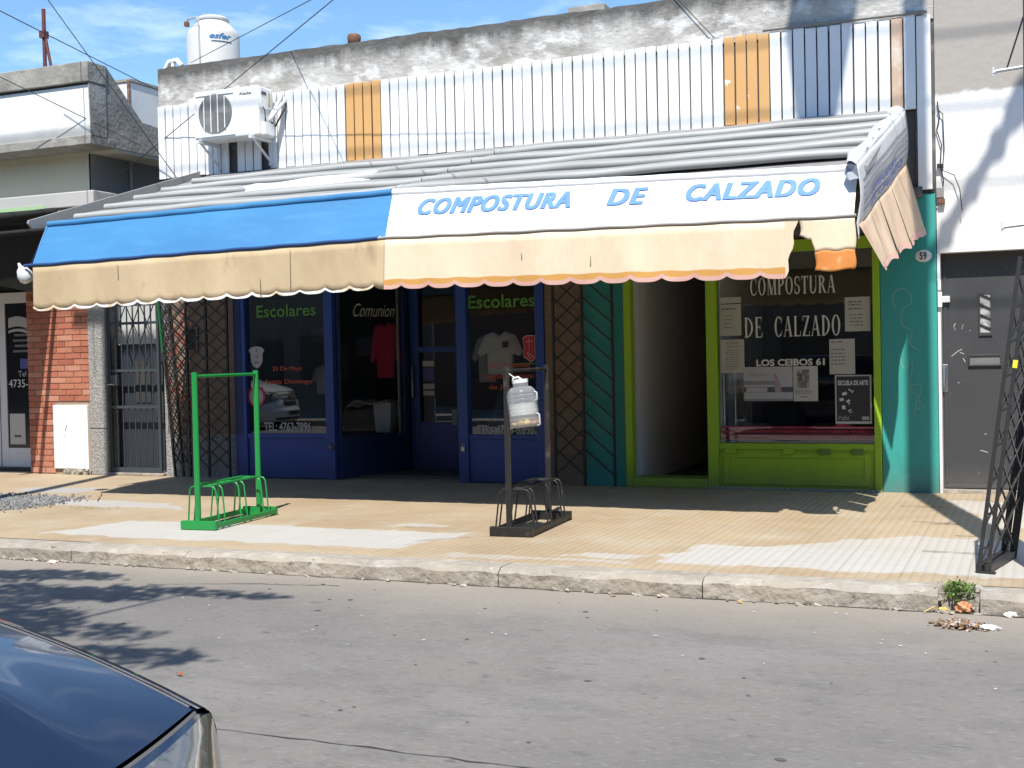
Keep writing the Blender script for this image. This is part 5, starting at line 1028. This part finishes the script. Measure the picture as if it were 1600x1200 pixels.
# emblems on the windows
sh = [(-9.069, 1.60), (-9.03, 1.635), (-8.95, 1.65), (-8.87, 1.635), (-8.832, 1.60), (-8.86, 1.56), (-8.865, 1.46), (-8.90, 1.40), (-8.95, 1.373), (-9.00, 1.40), (-9.035, 1.46), (-9.04, 1.56)]
em = MB().prism(sh, .026, .029, 'y').build('window_emblem', M_stxt, None); tag(em, 'pale grey shield sticker reading I 25 M on the left blue window', 'sticker')
letters('I', -8.955, -8.945, 1.575, 1.62, .0245, M_inkd, em, bold=.02); letters('25', -8.975, -8.925, 1.50, 1.545, .0245, M_inkd, em); letters('M', -8.975, -8.925, 1.42, 1.465, .0245, M_inkd, em)
rsz = [(-5.345, 1.66), (-5.30, 1.685), (-5.20, 1.685), (-5.178, 1.67), (-5.178, 1.45), (-5.21, 1.42), (-5.25, 1.385), (-5.29, 1.42), (-5.34, 1.45), (-5.33, 1.56)]
e2 = MB().prism(rsz, .026, .029, 'y').build('window_emblem', mat('emblem_red', (.42, .02, .03), .5), None); tag(e2, 'red shield sticker with a pale cross on the right blue window', 'sticker')
b = MB(); c_ = .0225
for (p_, q_) in list(zip(rsz, rsz[1:] + rsz[:1])) + [((-5.27, 1.66), (-5.27, 1.50)), ((-5.31, 1.62), (-5.23, 1.62)), ((-5.29, 1.50), (-5.24, 1.46)), ((-5.24, 1.46), (-5.21, 1.43)), ((-5.29, 1.50), (-5.29, 1.47)), ((-5.29, 1.47), (-5.25, 1.42)), ((-5.20, 1.67), (-5.20, 1.45))]: b.bar((p_[0], c_, p_[1]), (q_[0], c_, q_[1]), .003, .007)
b.build('outline', mat('pale_pink_vinyl', (.7, .5, .5), .6), e2)
rb_ = MB().lathe([(.001, 0), (.13, 0), (.13, .002), (.10, .002), (.10, .0), (.001, 0)], (0, 0, 0), 24).xf(Matrix.Translation((-8.97, .029, 1.02)) @ Matrix.Rotation(pi / 2, 4, 'X')).build('window_emblem', mat('faded_red_sticker', (.45, .06, .08), .6), None); tag(rb_, 'round pale sticker with a red rim on the left blue window', 'sticker')
MB().lathe([(.001, .003), (.10, .003), (.10, .004), (.001, .004)], (0, 0, 0), 24).xf(Matrix.Translation((-8.97, .029, 1.02)) @ Matrix.Rotation(pi / 2, 4, 'X')).build('centre', M_stxt, rb_)

# ------------------------------------------------------------------ cars
def car(name, label, loc, paint, seed=0):
    g = thing(name, label, 'car', loc)
    bl = lambda mb, nm, mt, par=None, sm=38: mb.build(nm, mt, par or g, smooth=sm, local=True)
    HW = .81
    def wc(u): return .69 + .52 * (1 - exp(u / .85)) if u > -1.3 else (.69 + .52 * (1 - exp(-1.3 / .85))) + (-1.3 - u) * .006   # crest height along the car
    def nose(v): return -.08 - .38 * (abs(v) / .79) ** 2.4
    Ln = 4.1
    def hedge(v): return -.33 - .12 * (abs(v) / .79) ** 2      # leading edge of the hood
    # hood
    def hoodp(a, c):
        v = (-.735 + 1.47 * a); ue = hedge(v) - .012; u = ue + (-1.32 - ue) * c; f = abs(v) / .735
        crown = .055 * (1 - f ** 2) * min(1, c * 2 + .25) ; ridge = .012 * exp(-((abs(v) - .42) / .06) ** 2) * min(1, c * 3)
        return (u, v, wc(u) + crown + ridge - .003 * f ** 6)
    bl(MB().grid(hoodp, 36, 24), 'hood', paint, sm=60)
    # fenders and sides
    def sidep(sg):
        prof = lambda u: [(.742, wc(u) - .045), (.742, wc(u) + .0), (.765, wc(u) - .004), (.785, wc(u) - .02), (.80, wc(u) - .05), (.812, wc(u) - .11), (.82, wc(u) - .2), (.825, .62), (.82, .46), (.805, .30), (.77, .20)]
        us = [nose(.79) + .022 - i * (Ln + nose(.79)) / 40 * 1.0 for i in range(41)]
        vs = []; m = 11
        for u in us:
            for (v, w) in prof(u): vs.append((u, sg * (v - .05 * max(0, (-3.2 - u) / .9) ** 2), w))
        fs = [(i * m + k, i * m + k + 1, (i + 1) * m + k + 1, (i + 1) * m + k) for i in range(40) for k in range(m - 1)]
        return MB().add(vs, fs)
    bl(sidep(1), 'side_panel', paint, sm=60); bl(sidep(-1), 'side_panel', paint, sm=60)
    # nose below the hood edge
    def nosep(a, c):
        v = -.80 + 1.6 * a; f = min(1, abs(v) / .80); ue = hedge(v); un = nose(v) + .07 * (1 - .5 * f); we = wc(ue) + .055 * (1 - min(1, abs(v) / .735) ** 2) * .25 - .006
        if abs(v) > .735: we -= .02 * (abs(v) - .735) / .065
        if c < .5:
            t = c / .5; return (ue + (un - ue) * sin(t * pi / 2), v * (1 + .012 * sin(t * 3)), we + (.50 - we) * (1 - cos(t * pi / 2)) ** .8)
        t = (c - .5) / .5; return (un + .05 * sin(t * pi) ** .6 * (1 - .3 * f) - .06 * t * t, v * (1 + .012 * sin(1.5)), .50 - .32 * t)
    bl(MB().grid(nosep, 44, 20), 'front_bumper', paint, sm=50)
    def off(p_, d=.007): return (p_[0] + d, p_[1] * (1 + d * .6), p_[2])
    for sg in (-1, 1):
        a0, a1 = (.66, .985) if sg > 0 else (.015, .34)
        h = bl(MB().grid(lambda a, c: off(nosep(a0 + (a1 - a0) * a, .02 + .40 * c * (1 - .35 * abs((a if sg < 0 else 1 - a))))), 14, 8), 'headlight', mat('headlight_glass', (.115, .112, .10), .12, [((.30, .28, .22), 6, .52, .60, .8), ((.03, .03, .03), 9, .55, .62, .8)], spec=.6, coat=1.0), sm=60)
        bl(MB().tube([off(nosep(a0 + (a1 - a0) * i / 12, .40 * (1 - .35 * abs((i / 12 if sg < 0 else 1 - i / 12))) + .005), .010) for i in range(13)], .006, 6), 'trim', M_chrome, h)
        bl(MB().lathe([(.0, 0), (.06, .0), (.065, .03), (.0, .03)], (0, 0, 0), 16, Matrix.Translation(off(nosep((a0 + a1) / 2, .18), .004)) @ Matrix.Rotation(pi / 2, 4, 'Y')), 'reflector', M_chrome, h)
    gmat = M_black
    gg = bl(MB().grid(lambda a, c: off(nosep(.34 + .32 * a, .10 + .34 * c), .005), 12, 6), 'grille', gmat, sm=60)
    for c in (.16, .25, .34): bl(MB().tube([off(nosep(.345 + .31 * i / 12, c), .012) for i in range(13)], .012, 6), 'grille_bar', M_chrome, gg)
    bl(MB().lathe([(.0, 0), (.055, .0), (.055, .015), (.0, .02)], (0, 0, 0), 20, Matrix.Translation(off(nosep(.5, .25), .012)) @ Matrix.Rotation(pi / 2, 4, 'Y')), 'badge', M_chrome, gg)
    bl(MB().box(nosep(.5, .70)[0] + .004, nosep(.5, .70)[0] + .012, -.20, .20, .33, .43), 'number_plate', M_inkd)
    bl(MB().grid(lambda a, c: off(nosep(.2 + .6 * a, .84 + .1 * c), .006), 12, 2), 'air_intake', M_black)
    # seam between hood and fender, and the dark gap at the leading edge
    for sg in (-1, 1): bl(MB().tube([(u, sg * .739, wc(u) - .004) for u in [hedge(.739) - .02 - i * .06 for i in range(15)]], .0028, 4), 'hood_gap', M_ink)
    bl(MB().tube([(hedge(v) - .006, v, wc(hedge(v)) + .055 * (1 - (abs(v) / .735) ** 2) * .25 - .006) for v in [-.735 + 1.47 * i / 30 for i in range(31)]], .005, 4), 'hood_gap', M_ink)
    # cabin
    cab = [(-1.22, .74, 1.03), (-2.02, .60, 1.46), (-3.05, .58, 1.47), (-3.75, .70, 1.06)]
    bs = [(-1.22, .76, 1.02), (-2.02, .79, 1.04), (-3.05, .79, 1.05), (-3.75, .76, 1.05)]
    vs = [(u, s * v, w) for s in (1, -1) for (u, v, w) in cab] + [(u, s * v, w) for s in (1, -1) for (u, v, w) in bs]
    bl(MB().add([(-1.95, .59, 1.45), (-3.1, .57, 1.46), (-3.1, -.57, 1.46), (-1.95, -.59, 1.45), (-2.5, .45, 1.50), (-2.5, -.45, 1.50)], [(0, 1, 4), (1, 2, 5, 4), (2, 3, 5), (3, 0, 4, 5)]), 'roof', paint, sm=60)
    bl(MB().add([(-1.24, .70, 1.03), (-1.24, -.70, 1.03), (-1.93, -.57, 1.44), (-1.93, .57, 1.44)], [(0, 1, 2, 3)]), 'windscreen', M_glass2)
    bl(MB().add([(-3.12, .55, 1.45), (-3.12, -.55, 1.45), (-3.78, -.68, 1.05), (-3.78, .68, 1.05)], [(0, 1, 2, 3)]), 'rear_window', M_glass2)
    for s in (1, -1):
        sw = bl(MB().add([(-1.32, s * .775, 1.03), (-1.98, s * .60, 1.43), (-3.08, s * .585, 1.44), (-3.70, s * .765, 1.05)], [(0, 1, 2, 3)]), 'side_window', M_glass2)
        for (p_, q_) in (((-1.24, s * .745, 1.02), (-1.96, s * .595, 1.45)), ((-2.45, s * .785, 1.03), (-2.45, s * .598, 1.45)), ((-3.1, s * .575, 1.45), (-3.80, s * .72, 1.04))): bl(MB().bar(p_, q_, .06, .05), 'pillar', paint)
        bl(MB().tube([(-1.98, s * .605, 1.44), (-3.08, s * .59, 1.45)], .03, 8), 'pillar', paint)
        bl(MB().box(-1.62, -1.48, s * .80, s * .95, 1.0, 1.12) if s > 0 else MB().box(-1.62, -1.48, s * .95, s * .80, 1.0, 1.12), 'mirror', paint)
        for u in (-.78, -3.3):
            M = Matrix.Translation((u, s * .74, .31)) @ Matrix.Rotation(pi / 2, 4, 'X')
            wl = bl(MB().lathe([(.20, -.09), (.30, -.095), (.315, -.06), (.315, .06), (.30, .095), (.20, .09)], (0, 0, 0), 28, M), 'wheel', M_tire); bl(MB().lathe([(.0, -.07), (.20, -.085), (.205, .085), (.0, .07)], (0, 0, 0), 20, M), 'rim', M_chrome, wl)
            bl(MB().lathe([(.36, -.092), (.365, .088), (.0, .088), (.0, -.02)], (0, 0, 0), 24, M), 'arch', M_black)
    bl(MB().add([(-1.30, .74, 1.02), (-1.30, -.74, 1.02), (-4.0, -.70, 1.04), (-4.0, .70, 1.04)], [(0, 1, 2, 3)]), 'deck', paint); bl(MB().box(-4.12, -3.9, -.74, .74, .22, 1.04), 'rear_end', paint); bl(MB().box(-4.0, -.5, -.72, .72, .18, .30), 'underbody', M_black)
    bl(MB().box(-1.0, -.40, -.65, .65, .35, .60), 'engine_block', M_black)
    for s in (1, -1): bl(MB().tube([(-1.25, s * .35, 1.05), (-1.45, s * .1, 1.13), (-1.6, s * -.1, 1.24)], .01, 6), 'wiper', M_black)
    return g
P1 = mat('dark_blue_car_paint', (.003, .007, .025), .25, [((.005, .010, .033), 3, .5, .7, .5), ((.35, .35, .35), 160, .79, .80, .5, 2)], spec=.5, coat=1.0)
P2 = mat('silver_car_paint', (.66, .67, .68), .3, metal=.15, coat=1.0)
car('parked_car', 'dark blue car with a glossy hood parked close to the camera', (-1.09, -11.72, -.13), P1)
car('parked_car', 'silver car parked further back, seen mirrored in the left shop window', (-16.1, -11.75, -.13), P2)

# ------------------------------------------------------------------ street tree beside the camera (its shade falls on the road)
tr = thing('street_tree', 'street tree whose leafy shade falls on the road at the left', 'tree', (-5.9, -13.6, 0))
def branch(a, c, r0, r1): return MB().tube([Vector(a).lerp(Vector(c), i / 5) + Vector((random.uniform(-.06, .06), random.uniform(-.06, .06), random.uniform(-.04, .04))) * (0 < i < 5) for i in range(6)], [r0 + (r1 - r0) * i / 5 for i in range(6)], 8)
branch((-5.9, -13.6, 0), (-5.7, -13.2, 3.2), .17, .12).build('trunk', M_bark, tr, smooth=60)
tips = []
LB = MB(); rnd = random.Random(3)
shad = [((-7.1, -6.0), .75, .22), ((-6.3, -5.75), .55, .14), ((-6.2, -6.5), .75, .38), ((-5.5, -6.3), .55, .18), ((-4.85, -6.05), .75, .10), ((-5.6, -7.1), .7, .30), ((-7.0, -7.0), .9, .40), ((-4.75, -7.25), .55, .18), ((-4.35, -7.75), .75, .16), ((-4.0, -7.6), .4, .07), ((-5.2, -7.7), .6, .22), ((-6.0, -7.8), .9, .35), ((-8.2, -6.6), 1.0, .6), ((-7.6, -8.0), 1.1, .5), ((-3.5, -8.9), .25, .06), ((-4.2, -8.4), .3, .10)]
for (sx, sy), rxx, ryy in shad:
    sx -= .5; sy += .06
    h = rnd.uniform(5.2, 6.4); cxx = sx + .265 * h / 1.6; cyy = sy - h / 1.6
    br = branch((-5.7, -13.2, 3.2), (cxx, cyy, h - .13), .06, .012); br.build('branch', M_bark, tr, smooth=60)
    for k in range(int((1500 if sx < -5.9 else 800) * rxx * (ryy + .18))):
        r = sqrt(rnd.random()); a = rnd.random() * 2 * pi; dz = rnd.gauss(0, .22)
        c = Vector((cxx + rxx * r * cos(a) + rnd.gauss(0, .06) + .265 * dz / 1.6, cyy + ryy * r * sin(a) + rnd.gauss(0, .04) - dz / 1.6, h + dz - .13)); s = rnd.uniform(.04, .085)
        M = Matrix.Translation(c) @ Euler((rnd.uniform(-.7, .7), rnd.uniform(-.7, .7), rnd.random() * 6.3)).to_matrix().to_4x4()
        LB.add([M @ Vector(q) for q in ((-s, 0, 0), (0, -s * .42, .01), (s, 0, 0), (0, s * .42, .01))], [(0, 1, 2, 3)])
tag(LB.build('crown', M_leaf, tr), kind='stuff')

# ------------------------------------------------------------------ the houses across the street (only seen mirrored in the glass)
ox = -46
M_op = [mat('far_house_%d' % i, c, .9) for i, c in enumerate(((.20, .17, .13), (.14, .13, .12), (.24, .22, .20), (.17, .10, .08)))]
for i in range(9):
    w = random.uniform(7.5, 11); h = random.uniform(6.8, 8.6); mt = M_op[i % 4]; g = thing('row_house', ('tan', 'grey', 'pale', 'brick red')[i % 4] + ' two storey house across the street facing the shop, number %s along the row' % ('one two three four five six seven eight nine'.split()[i]), 'house', (ox + w / 2, -18.2, 0), 0, 'houses across the street')
    B('wall', ox, ox + w - .05, -24, -18.2, 0, h, mt, g); B('parapet', ox - .05, ox + w, -18.35, -18.1, h, h + .25, M_lconc, g)
    for k in range(4):
        xw = ox + w * (.25 + .42 * (k % 2)); zw = 0 if k < 2 else 3.4; f = B('window', xw, xw + 1.3, -18.25, -18.16, .9 + zw, 2.2 + zw, M_gate, g); B('shutter', xw + .06, xw + 1.24, -18.165, -18.14, .96 + zw, 2.14 + zw, M_bark, f)
    B('door', ox + w * .5, ox + w * .5 + .9, -18.25, -18.15, 0, 2.1, M_gate, g); ox += w

# ------------------------------------------------------------------ weeds and litter
b = MB()
for k in range(26):
    sx = -.545 if k % 2 else -.305; r_ = random.uniform(.012, .035); M = Matrix.Translation((sx + random.gauss(0, .02), random.uniform(-5.21, -5.0), random.uniform(-.12, .0))) @ Euler((random.random() * 3, random.random() * 3, random.random() * 3)).to_matrix().to_4x4(); b.box(-r_, r_, -r_ * .8, r_ * .8, -r_ * .6, r_ * .6, M)
b.box(-.56, -.30, -5.0, -4.98, -.28, -.004)
tag(b.build('broken_edge', M_kerb, kerb), kind='stuff')
wd = thing('weed', 'bushy green weed growing out of the broken kerb gap', 'weed', (-.43, -5.1, -.1))
b = MB(); rnd = random.Random(11)
for k in range(360):
    a = rnd.random() * 2 * pi; r = rnd.random() ** .6 * .085; base = Vector((-.43 + rnd.gauss(0, .025), -5.10 + rnd.gauss(0, .02), -.10)); tip = Vector((-.43 + r * cos(a) * 1.05, -5.12 + r * sin(a) * .8 - .02, -.06 + rnd.random() * .12 * (1.15 - r / .1 * .55)))
    w = rnd.uniform(.003, .008); l = rnd.uniform(.018, .06); d = (tip - base).normalized(); d = (d + Vector((rnd.gauss(0, .5), rnd.gauss(0, .5), rnd.gauss(-.2, .5)))).normalized(); sd_ = d.cross(Vector((rnd.gauss(0, 1), rnd.gauss(0, 1), rnd.gauss(0, 1)))).normalized() * w
    b.add([tip - d * l * .5, tip + sd_, tip + d * l * .5, tip - sd_], [(0, 1, 2, 3)])
tag(b.build('foliage', M_weed, wd), kind='stuff')
for k in range(9): MB().tube([(-.43 + rnd.gauss(0, .02), -5.10, -.12), (-.43 + rnd.gauss(0, .04), -5.11 + rnd.gauss(0, .02), -.04), (-.43 + rnd.gauss(0, .08), -5.12 + rnd.gauss(0, .03), .04)], .003, 5).build('stem', M_weed, wd)
def blob(name, label, cat, c, r, mt, sq=(1, 1, 1), seed=0, n=14):
    rnd = random.Random(seed); ph = [rnd.random() * 6 for _ in range(6)]; b = MB()
    def f(u, v):
        a = u * 2 * pi; e = (v - .5) * pi; k = r * (1 + .20 * sin(3 * a + ph[0] + 4 * e) + .13 * sin(7 * a + ph[1] - 5 * e) + .08 * sin(11 * e + ph[2] + 5 * a)); return (c[0] + k * cos(a) * cos(e) * sq[0], c[1] + k * sin(a) * cos(e) * sq[1], c[2] + k * sin(e) * sq[2])
    return tag(b.grid(f, n * 2, n).build(name, mt, None, smooth=30), label, cat)
blob('crumpled_bag', 'crumpled orange plastic bag in front of the weed', 'bag', (-.40, -5.20, -.098), .04, mat('orange_plastic', (.50, .22, .10), .6, [((.6, .42, .3), 20, .5, .6, .7)]), (1.1, .7, .8), 2)
blob('crumpled_paper', 'yellowish paper scrap at the foot of the kerb left of the weed', 'paper scrap', (-.515, -5.215, -.115), .022, mat('yellow_scrap', (.65, .42, .10), .7), (1.2, .8, .7), 3)
blob('crumpled_paper', 'white crumpled paper beside the debris heap on the road', 'paper scrap', (-.245, -5.63, -.115), .026, M_white, (2.0, .7, .5), 4)
blob('crumpled_paper', 'white crumpled paper at the kerb foot at the far right', 'paper scrap', (-.14, -5.245, -.115), .024, M_white, (1.4, .8, .6), 5)
blob('crumpled_paper', 'small pinkish white paper ball in the gutter at the left', 'paper scrap', (-7.28, -5.30, -.12), .03, mat('pink_paper', (.72, .55, .52), .8), (1.4, .9, .5), 6)
b = MB()
for k in range(300):
    x = random.gauss(-.40, .06); y = random.gauss(-5.60, .035); s = random.uniform(.004, .013); z = -.128 + max(0, .028 * (1 - ((x + .40) / .17) ** 2)) * random.random()
    M = Matrix.Translation((x, y, z)) @ Euler((random.gauss(0, .5), random.gauss(0, .5), random.random() * 6)).to_matrix().to_4x4(); b.box(-s * 2.0, s * 2.0, -s * .7, s * .7, -s * .25, s * .25, M)
tag(b.build('debris', mat('leaf_debris', (.22, .14, .09), .9, [((.55, .52, .50), 35, .56, .60, .9, 1), ((.06, .05, .05), 28, .55, .62, .9, 1), ((.40, .22, .08), 31, .58, .62, .9, 1)])), 'small heap of dry leaf debris and paper swept on the road', 'debris', kind='stuff')
tag(MB().tube([(-.62, -5.27, -.122), (-.56, -5.24, -.09)], .004, 5).build('straw', mat('dry_straw', (.55, .42, .16), .7), None), 'dry yellow straw lying against the kerb left of the weed', 'straw')
lt = [(-1.72, -5.30, 'small yellow leaf in the gutter below the green window', (.6, .42, .06)), (-2.55, -5.32, 'small brown leaf in the gutter below the shop doorway', (.25, .13, .05)), (-4.0, -7.9, 'tiny reddish leaf lying on the open road', (.3, .1, .05))]
for x, y, l_, c in lt:
    tag(MB().grid(lambda a, q: (x + .05 * (a - .5), y + .028 * (q - .5) * (1 - (2 * a - 1) ** 2), -.122 + .012 * sin(a * 4)), 6, 2).build('dry_leaf', mat('leaf_' + l_[:11].replace(' ', '_'), c, .7), None), l_, 'leaf')
b = MB()
for k in range(34):
    x = random.uniform(-6, 1); y = random.uniform(-7.2, -5.3); s = random.uniform(.002, .0055); M = Matrix.Translation((x, y, -.126)) @ Euler((0, 0, random.random() * 6)).to_matrix().to_4x4(); b.box(-s * 2, s * 2, -s, s, -s * .3, s * .3, M)
tag(b.build('litter', mat('white_litter', (.5, .5, .48), .8)), 'tiny white scraps of litter scattered over the road', 'litter', kind='stuff')
b = MB()
for k in range(40):
    x = -8.9 + random.gauss(0, .22); y = -3.1 + random.gauss(0, .05); s = random.uniform(.006, .02); b.add([(x - s, y, .003), (x, y - s * .3, .012), (x + s, y, .004), (x, y + s * .3, .014)], [(0, 1, 2, 3)])
tag(b.build('grass', M_weed), 'sparse grass tuft in a pavement crack by the rubble', 'grass', kind='stuff')
